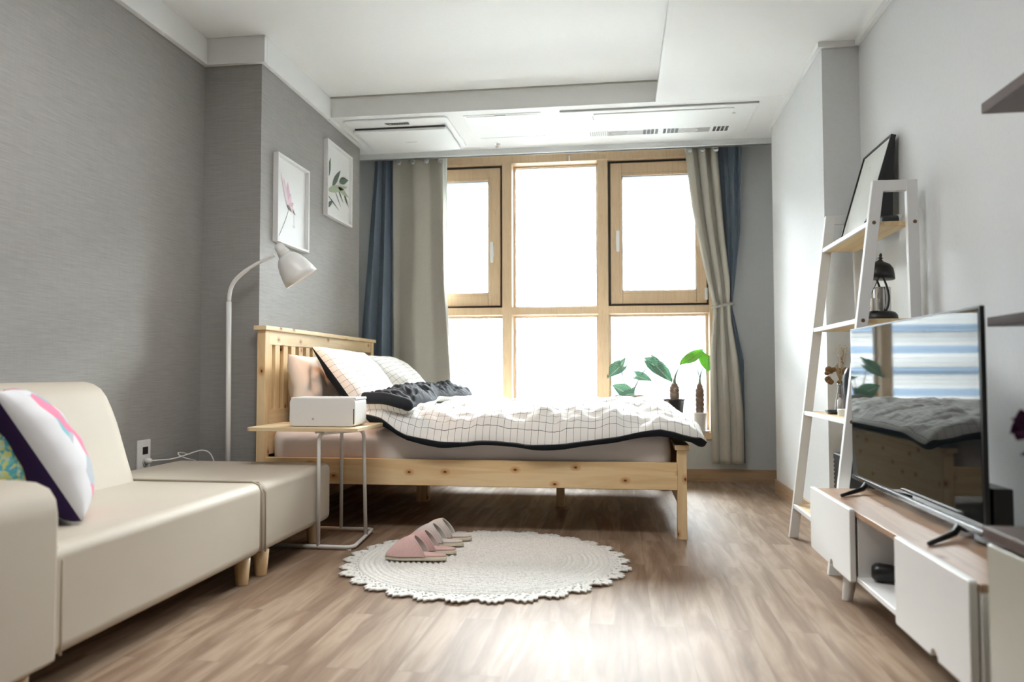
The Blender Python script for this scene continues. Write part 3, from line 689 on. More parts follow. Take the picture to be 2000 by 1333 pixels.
# back cushion: thick wedge leaning on the wall
poly = []
prof = [(-2.115, .20), (-1.81, .34), (-1.845, .45), (-1.885, .58), (-1.905, .64), (-1.925, .69), (-1.945, .717), (-1.97, .732), (-2.0, .739), (-2.05, .737), (-2.115, .72)]
T = Matrix()
def backfn():
    mb = MB(); ny = 110; n = len(prof); vs = []
    for j in range(ny+1):
        v = j/ny; y = 1.40 + (2.80-1.40)*v
        for (x, z) in prof:
            yy = y
            # slanted right end and rounded top corner
            lean = (z-.34)*.03
            yend = 2.735 - lean*1.0
            top = max(0, (z-.60)/.14)
            yy = 1.40 + (yend-1.40)*v
            e = max(0, 1-(1-v)*17)
            xx = x + (-.03*e*e if x > -2.0 else 0); zz = z - .075*(1-math.sqrt(1-min(1, e*e)))*top
            vs.append((xx, yy, zz))
    fs = [(j*n+k, j*n+(k+1) % n, (j+1)*n+(k+1) % n, (j+1)*n+k) for j in range(ny) for k in range(n)]
    fs += [tuple(range(n))[::-1], tuple(ny*n+k for k in range(n))]
    mb.add(vs, fs); return mb
backfn().build('backrest', LEATHER, sofa, bevel=.02, seg=4, angle=50)
am = MB(); am.prism([(-2.10, .095), (-1.306, .095), (-1.306, .440), (-1.312, .475), (-1.330, .500), (-1.365, .514), (-1.42, .518), (-2.10, .518)], 1.44, SY0, 'y')
am.build('armrest', LEATHER, sofa, bevel=.012, seg=4, angle=60)
def leg(par, x, y, r0=.030, r1=.021, h=.097, m_=BEECH, lx=0, ly=0):
    MB().lathe([(r1, 0), (r1+.001, .004), (r0, h)], 20, Matrix(((1, 0, lx, x), (0, 1, ly, y), (0, 0, 1, 0), (0, 0, 0, 1)))).build('leg', m_, par, smooth=True)
for x, y in ((-1.365, 2.665), (-1.365, 1.60), (-2.0, 2.66), (-2.0, 1.60)): leg(sofa, x, y)
ot = thing('ottoman', 'square cream leatherette ottoman pushed against the end of the sofa', 'ottoman', (-1.7, 3.05, 0))
MB().box(-2.085, SX-.004, SY1+.006, 3.435, .095, .357).build('seat', LEATHER, ot, bevel=.032, seg=6)
MB().tube([(SX-.001, SY1+.024, .10), (SX-.001, SY1+.024, .32), (SX-.03, SY1+.024, .358), (-2.04, SY1+.024, .358)], .003, 6).build('piping', SEAM, ot, smooth=True)
for x, y in ((-1.358, 2.800), (-1.385, 3.36), (-2.02, 2.82), (-2.02, 3.36)): leg(ot, x, y)
# scatter cushions
def mk_abstract():
    m, N, L, p = nt('abstract_print'); uv = N.new('ShaderNodeUVMap')
    v_ = N.new('ShaderNodeTexVoronoi'); v_.inputs['Scale'].default_value = 13; L.new(uv.outputs[0], v_.inputs[0])
    sp = N.new('ShaderNodeSeparateColor'); L.new(v_.outputs['Color'], sp.inputs[0])
    r = ramp(N, [(0, (.74, .74, .76)), (.15, (.74, .74, .76)), (.17, (.75, .25, .38)), (.58, (.75, .25, .38)), (.60, (.22, .52, .60)), (.78, (.22, .52, .60)), (.8, (.45, .50, .55)), (1, (.70, .68, .72))])
    r.color_ramp.interpolation = 'CONSTANT'
    L.new(sp.outputs[0], r.inputs[0])
    # plain white border
    s2 = N.new('ShaderNodeSeparateXYZ'); L.new(uv.outputs[0], s2.inputs[0])
    lt = N.new('ShaderNodeMath'); lt.operation = 'LESS_THAN'; lt.inputs[1].default_value = .08; L.new(s2.outputs[0], lt.inputs[0])
    mx = N.new('ShaderNodeMix'); mx.data_type = 'RGBA'; L.new(lt.outputs[0], mx.inputs[0]); L.new(r.outputs[0], mx.inputs[6]); mx.inputs[7].default_value = (.72, .72, .74, 1)
    L.new(mx.outputs[2], p.inputs['Base Color']); p.inputs['Roughness'].default_value = .85; return m
def mk_floral():
    m, N, L, p = nt('floral_print'); uv = N.new('ShaderNodeUVMap')
    v_ = N.new('ShaderNodeTexVoronoi'); v_.inputs['Scale'].default_value = 105; L.new(uv.outputs[0], v_.inputs[0])
    sp = N.new('ShaderNodeSeparateColor'); L.new(v_.outputs['Color'], sp.inputs[0])
    r = ramp(N, [(0, (.10, .42, .52)), (.3, (.10, .42, .52)), (.32, (.62, .66, .22)), (.55, (.62, .66, .22)), (.57, (.18, .55, .52)), (.75, (.18, .55, .52)), (.77, (.55, .72, .60)), (1, (.30, .60, .45))])
    r.color_ramp.interpolation = 'CONSTANT'; L.new(sp.outputs[0], r.inputs[0]); L.new(r.outputs[0], p.inputs['Base Color']); p.inputs['Roughness'].default_value = .85; return m
PURPLE = mat('deep_purple_cotton', (.035, .018, .075), .85, spec=.2)
# cushion leaning back towards the arm: purple back faces the camera, printed face looks to the room's far end
def cushion2(name, wd, ht, t, Mx, mfront, mback, label, pull=.05):
    mb = MB(); n = 48
    def fn(sgn):
        def g(u, v):
            a, b = 2*u-1, 2*v-1
            x = wd/2*a*(1-pull*(1-b*b)); y = ht/2*b*(1-pull*(1-a*a)); h = max(0, (1-a*a)*(1-b*b))**.42
            return Mx @ Vector((x, y, sgn*t/2*h + .006*min(1, h*2)*(nz(x*9, y*22, 2))))
        return g
    uvf = lambda u, v: (u*wd, v*ht)
    mb.grid(fn(1), n, n, 0, uvf); mb.grid(fn(-1), n, n, 1, uvf, flip=True)
    return tag(mb.build(name, (mfront, mback), None, smooth=True, weld=.0004), label, 'cushion')
cushion2('cushion', .40, .41, .20, frame_m((-1.635, 1.995, .548), (-.60, .78, .0), (-.56, -.24, 1)), mk_abstract(), PURPLE, 'square cushion with purple back and white, pink and blue front, leaning on the sofa')
cushion2('cushion', .36, .36, .15, frame_m((-1.70, 1.775, .485), (.8, .6, 0), (-.3, -.15, 1)), mk_floral(), mk_floral(), 'blue, green and yellow floral cushion wedged between sofa arm and purple cushion')

# ------------------------------------------------------------------ floor lamp
lp = thing('floor_lamp', 'white metal floor lamp with bent stem and cone shade behind the ottoman', 'floor lamp', (-1.85, 3.56, 0))
LY = 3.56; k_ = LY/3.45
def LP(px, z): return (px*k_, LY, .77+(z-.77)*k_)
MB().lathe([(0, 0), (.115, 0), (.12, .006), (.118, .016), (.03, .024), (.014, .03), (0, .03)], 32, Matrix.Translation((-1.90, LY, 0))).build('base', WMETAL, lp, smooth=True)
pth = [(-1.90, LY, .02), LP(-1.851, 1.112)]
pth2 = [Vector(pth[1])] + bez(LP(-1.850, 1.13), LP(-1.846, 1.20), LP(-1.82, 1.225), LP(-1.745, 1.275), 10) + bez(LP(-1.74, 1.278), LP(-1.70, 1.30), LP(-1.66, 1.315), LP(-1.622, 1.333), 5)[1:]
MB().tube(pth, .0125, 14).build('pole', WMETAL, lp, smooth=True)
MB().tube(pth2, [.0105]*11+[.0085]*6, 12).build('gooseneck', WMETAL, lp, smooth=True)
a = Vector(LP(-1.600, 1.372)); b = Vector(LP(-1.503, 1.215)); b.y += .055; ax = (b-a); L_ = ax.length; zdir = ax.normalized()
q = Vector((0, 0, 1)).rotation_difference(zdir).to_matrix().to_4x4(); TS = Matrix.Translation(a) @ q
MB().lathe([(0, -.018), (.014, -.015), (.023, -.004), (.026, .010), (.026, .020), (.029, .022), (.029, .028), (.027, .030), (.031, .034), (.031, .040), (.029, .042), (.033, .046), (.033, .050)], 28, TS).build('socket_cover', WMETAL, lp, smooth=True)
sh = MB().lathe([(.031, .048), (.047, .060), (.062, .082), (.074, .115), (.082, .150), (.088, .190), (.0865, .190), (.080, .150), (.072, .115), (.060, .082), (.045, .060), (.029, .048)], 40, TS).build('lamp_shade', WMETAL, lp, smooth=True)
m = MB().lathe([(0, 0.050), (.012, .055), (.014, .075), (.026, .105), (.030, .125), (.024, .147), (0, .157)], 20, TS)
BULB, N_, L2, p_ = nt('warm_bulb'); p_.inputs['Emission Color'].default_value = (1, .55, .25, 1); p_.inputs['Emission Strength'].default_value = 3; p_.inputs['Base Color'].default_value = (.9, .8, .7, 1)
m.build('bulb', BULB, lp, smooth=True)
pl = bpy.data.lights.new('lamp_glow', 'SPOT'); pl.energy = 2.6; pl.color = (1, .50, .25); pl.shadow_soft_size = .03; pl.spot_size = math.radians(100); pl.spot_blend = .6
plo = bpy.data.objects.new('lamp_glow', pl); COL.objects.link(plo); plo.location = a + zdir*.165; plo.rotation_euler = zdir.to_track_quat('-Z', 'Y').to_euler()

# ------------------------------------------------------------------ side table and box
st = thing('side_table', 'small C-shaped side table with oak top and white tube frame over the ottoman', 'side table', (-1.3, 3.4, 0))
TZ = .530
MB().prism(rr(-1.635, -1.125, 3.205, 3.60, .025), TZ-.016, TZ, 'z').build('table_top', TABLEOAK, st, bevel=.002)
R = .0085
A, B, C_ = (-1.306, 3.235), (-1.182, 3.47), (-1.345, 3.62)
def arc(p, q, r, n=6):
    return None
m = MB()
base = [(-1.56, 3.235, .014), (-1.19, 3.235, .014)] + [(x, y, .014) for x, y in ((-1.170, 3.238), (-1.155, 3.250), (-1.150, 3.27))] + [(-1.182, 3.58, .014)] + [(x, y, .014) for x, y in ((-1.186, 3.605), (-1.198, 3.618), (-1.22, 3.62))] + [(-1.60, 3.62, .014)]
m.tube(base, R, 12)
m.build('base_frame', WMETAL, st, smooth=True)
zt = TZ-.016-R
dAB = Vector((B[0]-A[0], B[1]-A[1], 0)).normalized()
pts = [(*A, .014), (*A, zt-.045)] + bez((*A, zt-.045), (*A, zt-.01), Vector((*A, zt))+dAB*.01, Vector((*A, zt))+dAB*.045, 6)[1:] + [Vector((*B, zt))-dAB*.045] + bez(Vector((*B, zt))-dAB*.045, Vector((*B, zt))-dAB*.01, (*B, zt-.01), (*B, zt-.045), 6)[1:] + [(-1.172, 3.475, .014)]
MB().tube(pts, R, 12).build('leg', WMETAL, st, smooth=True)
MB().tube([(C_[0], C_[1]-.0, .014), (C_[0], C_[1]-.0, zt-.04)] + bez((C_[0], C_[1], zt-.04), (C_[0], C_[1], zt-.008), (C_[0], C_[1]-.01, zt), (C_[0], C_[1]-.05, zt), 6)[1:] + [(C_[0], 3.30, zt)], R, 12).build('leg', WMETAL, st, smooth=True)
for x, y in ((-1.17, 3.245), (-1.19, 3.612), (-1.55, 3.235)):
    MB().lathe([(.011, 0), (.011, .006), (.007, .008)], 12, Matrix.Translation((x, y, 0))).build('foot_pad', WPLASTIC, st)
bxx = thing('storage_box', 'white rounded plastic box with small round emblem on the oak side table', 'box', (-1.31, 3.36, TZ))
MB().prism(rr(-1.467, -1.160, TZ+.001, TZ+.128, .022), 3.285, 3.44, 'y').build('body', WPLASTIC, bxx, bevel=.004)
MB().prism(rr(-1.462, -1.158, TZ+.118, TZ+.131, .004), 3.290, 3.435, 'y').build('lid', WPLASTIC, bxx, bevel=.002)
MB().box(-1.168, -1.1645, 3.2835, 3.30, TZ+.012, TZ+.080).build('gap', BLACK, bxx)
MB().lathe([(0, 0), (.0045, 0), (.0045, .001), (0, .001)], 12, Matrix.Translation((-1.355, 3.2845, TZ+.035)) @ Matrix.Rotation(PI/2, 4, 'X')).build('emblem', GREYSLOT, bxx)

# ------------------------------------------------------------------ outlet and cable
ol = thing('wall_outlet', 'white wall outlet plate with dark display above the ottoman', 'outlet', (XL, 3.215, .40))
MB().box(XL, XL+.010, 3.170, 3.262, .315, .470).build('plate', WPLASTIC, ol, bevel=.003)
MB().box(XL+.009, XL+.0115, 3.202, 3.240, .405, .438).build('display', BLACK, ol)
MB().lathe([(.012, -.001), (.020, -.001), (.021, .003), (.012, .0035), (.011, -.001)], 20, Matrix.Translation((XL+.010, 3.222, .370)) @ Matrix.Rotation(PI/2, 4, 'Y')).build('socket', GREYSLOT, ol, smooth=True)
cbx = thing('power_cable', 'white power cable with plug looping from the wall outlet along grey wall', 'cable', (XL+.02, 3.222, .375))
MB().lathe([(0, 0), (.014, 0), (.013, .018), (.010, .028), (0, .03)], 16, Matrix.Translation((XL+.012, 3.222, .375)) @ Matrix.Rotation(PI/2, 4, 'Y')).build('plug', WPLASTIC, cbx, smooth=True)
pts = [(-2.10, 3.222, .375), (-2.085, 3.26, .374), (-2.06, 3.32, .372)] + bez((-2.06, 3.32, .372), (-2.04, 3.42, .378), (-2.03, 3.45, .392), (-2.01, 3.50, .396), 8)[1:] + bez((-2.01, 3.50, .396), (-1.98, 3.53, .395), (-1.97, 3.54, .365), (-1.95, 3.53, .30), 8)[1:] + [(-1.95, 3.52, .02)]
m = MB().tube(pts, .0032, 6)
m.tube(bez((-2.06, 3.50, .37), (-2.07, 3.36, .42), (-2.06, 3.33, .385), (-2.02, 3.47, .35), 12), .0028, 6)
m.build('cord', WPLASTIC, cbx, smooth=True)

# ------------------------------------------------------------------ rug
RC = Vector((-.543, 3.115, 0)); RR = .515
RUGM, N_, L2, p_ = nt('crochet_cotton')
tc = N_.new('ShaderNodeTexCoord'); n1 = N_.new('ShaderNodeTexNoise'); n1.inputs['Scale'].default_value = 140; L2.new(tc.outputs['Object'], n1.inputs[0])
b1 = N_.new('ShaderNodeBump'); b1.inputs['Strength'].default_value = .8; b1.inputs['Distance'].default_value = .003; L2.new(n1.outputs[0], b1.inputs['Height']); L2.new(b1.outputs[0], p_.inputs['Normal'])
rp = ramp(N_, [(.25, (.60, .585, .55)), (.5, (.80, .79, .755)), (.75, (.86, .85, .82))]); L2.new(n1.outputs[0], rp.inputs[0]); L2.new(rp.outputs[0], p_.inputs['Base Color']); p_.inputs['Roughness'].default_value = .95; p_.inputs['Specular IOR Level'].default_value = .1
rug = thing('round_rug', 'round cream crochet rug with scalloped lace edge on the wooden floor', 'rug', (RC.x, RC.y, 0))
na, nr = 360, 110
vs = []
for j in range(nr+1):
    r = RR*j/nr
    for k in range(na):
        a = 2*PI*k/na
        ring = r/.021 + a/(2*PI)
        z = .010 + .0075*abs(math.sin(PI*ring)) + .002*nz(r*60*math.cos(a), r*60*math.sin(a), 1) + .003*nz(r*8*math.cos(a), r*8*math.sin(a), 6)
        if j == nr: z = .002
        vs.append((RC.x+r*math.cos(a), RC.y+r*math.sin(a), z))
fs = [(j*na+k, j*na+(k+1) % na, (j+1)*na+(k+1) % na, (j+1)*na+k) for j in range(nr) for k in range(na)]
MB().add(vs, fs).build('coiled_centre', RUGM, rug, smooth=True, weld=.00001)
# lace border: a ring with rows of small holes and pointed scallops
sc = 30; vs = []; fs = []; na2 = 720; rows = 9
def edge_r(a):
    t = (a*sc/(2*PI)) % 1.0; s_ = abs(2*t-1)
    base = .580 - .042*s_**2
    return base + .009*math.cos(5*2*PI*t) + .012*nz(a*4, 0, 8)
for j in range(rows+1):
    for k in range(na2):
        a = 2*PI*k/na2; re = edge_r(a); r = RR-.006 + (re-RR+.006)*j/rows
        lift = .006*max(0, nz(a*5, 2, 3))*(j/rows)
        z = .010 - .004*(j/rows) + .0015*math.sin(a*180+j) + lift
        vs.append((RC.x+r*math.cos(a), RC.y+r*math.sin(a), z))
for j in range(rows):
    for k in range(na2):
        if j in (1, 3) and (k + (j == 3)*3) % 8 in (0, 1, 2) : continue
        if j == 5 and k % 24 in (10, 11, 12, 13): continue
        fs.append((j*na2+k, j*na2+(k+1) % na2, (j+1)*na2+(k+1) % na2, (j+1)*na2+k))
MB().add(vs, fs).build('lace_border', RUGM, rug, smooth=True, solid=.006)

# ------------------------------------------------------------------ slippers
def slipper_parts(loc, rot, mu, ms, label, group, mirror=1):
    t = thing('slipper', label, 'slipper', loc, group)
    T = Matrix.Translation(loc) @ Matrix.Rotation(rot, 4, 'Z')
    L = .255
    def halfw(s): # s 0 toe .. 1 heel
        return .047*(math.sin(PI*min(1, max(0, s))**.62))**.42*(1-.16*math.sin(PI*max(0, (s-.35)/.65))*(1 if s > .35 else 0))
    outl = []
    n = 26
    ss = [(1-math.cos(PI*k/n))/2 for k in range(n+1)]
    def Pp(s, c, z): return T @ Vector((-L/2+L*s, c, z))
    up = [(s, halfw(s)) for s in ss]; poly = [(-L/2+L*s, w_) for s, w_ in up] + [(-L/2+L*s, -w_) for s, w_ in up[::-1][1:-1]]
    MB().prism(poly, .004, .018, 'z', 0, T).build('sole', ms, t, bevel=.004, seg=3)
    MB().prism([(x*.97, y*.93) for x, y in poly], .018, .027, 'z', 0, T).build('insole', mu, t, bevel=.004, seg=3)
    # vamp
    def vf(u, v, off=0.):
        s = .035 + (.46-.035)*v
        an = PI*u
        hgt = (.012 + .066*math.sin(min(1, v*1.0)*PI*.5)**.9)
        open_ = .18*(math.sin(an))*v**3      # opening edge reaches further back at the sides
        s2 = s + (.21*(1-math.sin(an)**1.2)*v**2)
        w_ = halfw(min(.9, s2))*.98
        c = -math.cos(an)*(w_+.004-off); z = .020 + (hgt-off)*math.sin(an)**.8
        return T @ Vector((-L/2+L*s2, c, z))
    m = MB().grid(lambda u, v: vf(u, v), 24, 18); up_ = m.build('upper', mu, t, smooth=True)
    m = MB().grid(lambda u, v: vf(u, v, .005), 24, 18, flip=True); m.build('lining', mat('slipper_lining', (.62, .60, .54), .8), t, smooth=True)
    m = MB().tube([vf(k/24, 1.0, .002) for k in range(25)], .0035, 6); m.build('binding', mu, t, smooth=True)
    return t
PINK = mat('pink_towelling', (.74, .50, .475), .95, spec=.1, noise_amt=.12, nscale=160, bump=.6, bscale=500)
BEIGE = mat('beige_towelling', (.72, .65, .61), .95, spec=.1, noise_amt=.12, nscale=160, bump=.6, bscale=500)
SOLE = mat('cream_sole', (.72, .66, .52), .8)
slipper_parts((-.815, 3.045, .0175), -.04, PINK, SOLE, 'pink house slipper, the nearest on the round rug', 'pair of pink slippers on the rug')
slipper_parts((-.800, 3.155, .0175), .0, PINK, SOLE, 'pink house slipper right behind its nearer twin on the rug', 'pair of pink slippers on the rug')
slipper_parts((-.800, 3.300, .0175), -.02, BEIGE, SOLE, 'pale beige house slipper just behind the pink pair on the rug', 'pair of beige slippers on the rug')
slipper_parts((-.785, 3.410, .0175), .03, BEIGE, SOLE, 'pale beige house slipper farthest back at the rug edge', 'pair of beige slippers on the rug')

# ------------------------------------------------------------------ plants on the sill
LEAFM = {}
def leaf_mat(name, c1, c2, vein):
    m, N, L, p = nt(name); uv = N.new('ShaderNodeUVMap'); sp = N.new('ShaderNodeSeparateXYZ'); L.new(uv.outputs[0], sp.inputs[0])
    # veins fan from the midrib
    ab = N.new('ShaderNodeMath'); ab.operation = 'ABSOLUTE'; L.new(sp.outputs[0], ab.inputs[0])
    sb = N.new('ShaderNodeMath'); sb.operation = 'MULTIPLY_ADD'; sb.inputs[1].default_value = -.8; L.new(ab.outputs[0], sb.inputs[0]); L.new(sp.outputs[1], sb.inputs[2])
    mu = N.new('ShaderNodeMath'); mu.operation = 'MULTIPLY'; mu.inputs[1].default_value = 6; L.new(sb.outputs[0], mu.inputs[0])
    fr = N.new('ShaderNodeMath'); fr.operation = 'FRACT'; L.new(mu.outputs[0], fr.inputs[0])
    lt = N.new('ShaderNodeMath'); lt.operation = 'LESS_THAN'; lt.inputs[1].default_value = .14; L.new(fr.outputs[0], lt.inputs[0])
    l2 = N.new('ShaderNodeMath'); l2.operation = 'LESS_THAN'; l2.inputs[1].default_value = .045; L.new(ab.outputs[0], l2.inputs[0])
    mxm = N.new('ShaderNodeMath'); mxm.operation = 'MAXIMUM'; L.new(lt.outputs[0], mxm.inputs[0]); L.new(l2.outputs[0], mxm.inputs[1])
    n = N.new('ShaderNodeTexNoise'); n.inputs['Scale'].default_value = 6; L.new(uv.outputs[0], n.inputs[0])
    r = ramp(N, [(.35, c1), (.65, c2)]); L.new(n.outputs[0], r.inputs[0])
    mx = N.new('ShaderNodeMix'); mx.data_type = 'RGBA'; L.new(mxm.outputs[0], mx.inputs[0]); L.new(r.outputs[0], mx.inputs[6]); mx.inputs[7].default_value = (*vein, 1)
    L.new(mx.outputs[2], p.inputs['Base Color']); p.inputs['Roughness'].default_value = .4
    out = N['Material Output']; tr = N.new('ShaderNodeBsdfTranslucent'); L.new(mx.outputs[2], tr.inputs[0]); ms = N.new('ShaderNodeMixShader'); ms.inputs[0].default_value = .4
    L.new(p.outputs[0], ms.inputs[1]); L.new(tr.outputs[0], ms.inputs[2]); L.new(ms.outputs[0], out.inputs[0])
    return m
LEAFG = leaf_mat('variegated_leaf', (.10, .28, .17), (.20, .42, .28), (.75, .84, .78))
LEAFB = leaf_mat('bright_green_leaf', (.22, .52, .07), (.30, .62, .10), (.10, .30, .05))
STEMM = mat('green_stem', (.10, .15, .07), .5); STEMP = mat('purple_stem', (.13, .09, .08), .5)
TRUNK = mat('ringed_trunk', (.17, .115, .085), .85, noise_amt=.5, nscale=40, stretch=(.4, .4, 3), bump=.8, bscale=120)
def leaf(par, base, tip, w_, up, m_, lobes=.25, cup=.25, droop=.12, name='leaf'):
    base, tip = Vector(base), Vector(tip); Y = tip-base; L = Y.length; Y.normalize(); up = Vector(up); Z = (up-Y*up.dot(Y)).normalized(); X = Y.cross(Z)
    def fn(u, v):
        a = 2*u-1; t = v
        hw = 1.2*w_/2*(math.sin(PI*min(1, t*.93+.07)**.62))**.85
        y = L*t - lobes*L*abs(a)**1.5*(1-t)**3
        x = hw*a; z = cup*w_*(a*a)*.6 - droop*L*t*t
        return base + X*x + Y*y + Z*z
    m = MB().grid(fn, 10, 14, 0, lambda u, v: (2*u-1, v))
    return m.build(name, m_, par, smooth=True, solid=.0012)
PY = 5.655; SZ_ = WZ0+.004
# basket plant
p1 = thing('potted_plant', 'plant with variegated leaves in woven basket on the sill, nearest the middle of the window', 'potted plant', (.07, PY, SZ_), 'potted plants on the window sill')
BASK = mat('woven_basket', (.34, .27, .19), .85, noise_amt=.55, nscale=90, bump=1, bscale=160)
BX = .072
MB().lathe([(0, 0), (.075, 0), (.088, .06), (.098, .15), (.104, .262), (.098, .264), (.092, .24), (.088, .15), (0, .14)], 32, Matrix.Translation((BX, PY-.03, SZ_)), sy=.72).build('basket', BASK, p1, smooth=True)
MB().lathe([(.094, .238), (.05, .245), (0, .247)], 28, Matrix.Translation((BX, PY-.03, SZ_)), sy=.72).build('soil', mat('dark_soil', (.06, .04, .03), .95, noise_amt=.4), p1)
def stem(par, pts, r=.0022, m_=STEMP): return MB().tube(bez(*pts, 10), [r*2.4-(r*1.0)*k/10 for k in range(11)], 6).build('stem', m_, par, smooth=True)
c0 = Vector((BX, PY-.02, SZ_+.245))
def W(px, z, dy=0): return Vector((px, PY-.02+dy, z))
stem(p1, (W(.055, .60), W(.04, .68), W(.025, .74), W(.012, .815)))
leaf(p1, W(.012, .815), W(-.085, .735, -.05), .100, (-.35, -.9, .55), LEAFG, droop=.1)
leaf(p1, W(.0, .800), W(.045, .880, .02), .050, (-.5, -.8, .2), LEAFG, cup=.3)
stem(p1, (W(.095, .60), W(.12, .70), W(.17, .77), W(.225, .84)))
leaf(p1, W(.225, .845), W(.335, .725, -.03), .100, (.35, -.9, .5), LEAFG)
leaf(p1, W(.235, .850), W(.180, .880, .02), .045, (0, -.8, .6), LEAFG)
stem(p1, (W(.085, .60), W(.10, .65), W(.13, .70), W(.15, .735)))
leaf(p1, W(.120, .745), W(.230, .715, -.05), .075, (.1, -.75, .7), LEAFG)
stem(p1, (W(.075, .60), W(.08, .64), W(.09, .68), W(.105, .74)), .0014)
stem(p1, (W(.15, .60), W(.16, .65), W(.17, .67), W(.20, .70)), .0012)
leaf(p1, W(.055, .618, -.04), W(-.045, .680, -.07), .100, (0, -.8, .6), LEAFG)
leaf(p1, W(.100, .618, -.05), W(.005, .605, -.10), .065, (0, -.7, .7), LEAFG)
leaf(p1, W(.09, .60, -.03), W(.10, .67, -.02), .03, (0, -1, 0), LEAFG)
def bulbous(par, x, z0, z1, z2, x2, r):
    prof = []; n = 30
    for k in range(n+1):
        t = k/n; z = z0+(z1-z0)*t
        rr_ = r*(1.15+.12*math.sin(PI*t)) * (1 if t < .75 else 1-.5*((t-.75)/.25)**1.5) + .0022*math.sin(t*42)
        prof.append((rr_, z))
    m = MB().lathe(prof, 20, Matrix.Translation((x, PY-.02, 0)))
    o = m.build('trunk', TRUNK, par, smooth=True)
    MB().tube(bez((x, PY-.02, z1-.01), (x, PY-.02, z1+.05), (x+(x2-x)*.4, PY-.02, z1+(z2-z1)*.7), (x2, PY-.02, z2), 10), [r*.55, r*.45, r*.36, r*.3, r*.24, r*.2, r*.15, r*.12, .003, .002, .0015], 10).build('sheath', STEMM, par, smooth=True)
p2 = thing('potted_plant', 'plant with a ringed brown trunk in glossy black pot on the window sill', 'potted plant', (.385, PY, SZ_), 'potted plants on the window sill')
MB().lathe([(0, 0), (.052, 0), (.055, .004), (.078, .226), (.083, .228), (.083, .236), (.076, .236), (.072, .215), (0, .21)], 36, Matrix.Translation((.388, PY-.02, SZ_))).build('pot', mat('glossy_black_pot', (.012, .014, .018), .12, coat=.5), p2, smooth=True)
bulbous(p2, .393, SZ_+.2, .695, .825, .445, .027)
leaf(p2, W(.265, .815, -.01), W(.375, .700, -.04), .095, (.35, -.9, .5), LEAFG, droop=.05)
stem(p2, (W(.39, .70), W(.37, .76), W(.31, .80), W(.268, .812)), .0012)
stem(p2, (W(.39, .69), W(.40, .74), W(.39, .77), W(.365, .80)), .001)
p3 = thing('potted_plant', 'plant with bright green heart leaves and ringed trunk in a white pot near tied curtain', 'potted plant', (.565, PY, SZ_), 'potted plants on the window sill')
MB().lathe([(0, 0), (.062, 0), (.070, .012), (.067, .013), (.058, .004), (0, .004)], 32, Matrix.Translation((.568, PY-.03, SZ_))).build('saucer', WPLASTIC, p3, smooth=True)
MB().lathe([(0, .005), (.040, .005), (.046, .13), (.050, .132), (.050, .140), (.044, .140), (.042, .12), (0, .118)], 32, Matrix.Translation((.568, PY-.03, SZ_))).build('pot', WPLASTIC, p3, smooth=True)
bulbous(p3, .570, SZ_+.12, .690, .815, .60, .024)
stem(p3, (W(.572, .72), W(.56, .78), W(.545, .83), W(.53, .865)), .0016, STEMM)
leaf(p3, W(.53, .872), W(.430, .825, -.03), .090, (-.3, -.7, .75), LEAFB, droop=.05)
leaf(p3, W(.505, .862), W(.600, .930, .02), .085, (-.4, -.75, .6), LEAFB, droop=0.)
leaf(p3, W(.635, .890, -.02), W(.625, .775, -.05), .115, (-.2, -1, .2), LEAFB, cup=.2, droop=.05)

# ------------------------------------------------------------------ ladder shelf
ls = thing('ladder_shelf', 'white A-frame ladder shelf with pine boards against the right wall', 'shelf', (1.0, 3.43, 0))
def fx(z): return .783 + (.972-.783)*z/1.505
for Y in (3.093, 3.766):
    m = MB(); h = .0125; wz = .040
    m.prism([(fx(0)-.003, 0), (fx(1.505)-.003, 1.505), (fx(1.505)+wz, 1.505), (fx(0)+wz-.003, 0)], Y-h, Y+h, 'y')
    o1 = m.build('front_leg', WPAINT, ls, bevel=.0015, seg=1)
    MB().prism([(1.105, 0), (1.090, 1.505), (1.130, 1.505), (1.145, 0)], Y-h, Y+h, 'y').build('back_leg', WPAINT, ls, bevel=.0015, seg=1)
    MB().box(.985, 1.12, Y-h+.0005, Y+h-.0005, 1.463, 1.5045).build('top_rail', WPAINT, ls, bevel=.0015, seg=1)
for z in (.155, .588, .975, 1.350):
    x0 = fx(z)-.002
    b_ = MB().box(x0+.012, 1.105, 3.104, 3.755, z-.018, z).build('shelf_board', SHELFPINE, ls, bevel=.0012, seg=1)
    MB().box(x0, x0+.0125, 3.104, 3.755, z-.0185, z+.0005).build('board_edge', WPAINT, b_, bevel=.001, seg=1)
    m = MB()
    for x in (fx(z)+.018, 1.118):
        m.lathe([(0, 0), (.0075, 0), (.007, .0015), (.003, .002), (.003, .0005), (0, .0005)], 14, Matrix.Translation((x, 3.0808, z-.008)) @ Matrix.Rotation(PI/2, 4, 'X'))
    m.build('screw_cap', mat('brown_cap', (.20, .12, .07), .4, metal=.4), ls)

# leaning art frame on top board
pf = thing('picture_frame', 'black framed pale line print leaning on the top board of the white ladder shelf', 'picture', (1.03, 3.54, 1.35))
ya, yb_ = 3.352, 3.722; zb = 1.3515; zt2 = 1.760; xb, xt = 1.025, 1.145
d = Vector((xt-xb, 0, zt2-zb)); Lf = d.length; hd = d.normalized(); nd = Vector((hd.z, 0, -hd.x))
TF = Matrix(((0, hd.x, -nd.x, xb), (1, hd.y, -nd.y, ya), (0, hd.z, -nd.z, zb), (0, 0, 0, 1)))   # local x=Y, y=up the frame, z=towards the room
Wf = yb_-ya; fw_ = .008
m = MB().box(0, fw_, 0, Lf, -.006, .014, 0, TF).box(Wf-fw_, Wf, 0, Lf, -.006, .014, 0, TF).box(fw_, Wf-fw_, 0, fw_, -.006, .014, 0, TF).box(fw_, Wf-fw_, Lf-fw_, Lf, -.006, .014, 0, TF)
m.build('frame', BLACK, pf)
LINEP, N_, L2, p_ = nt('line_print')
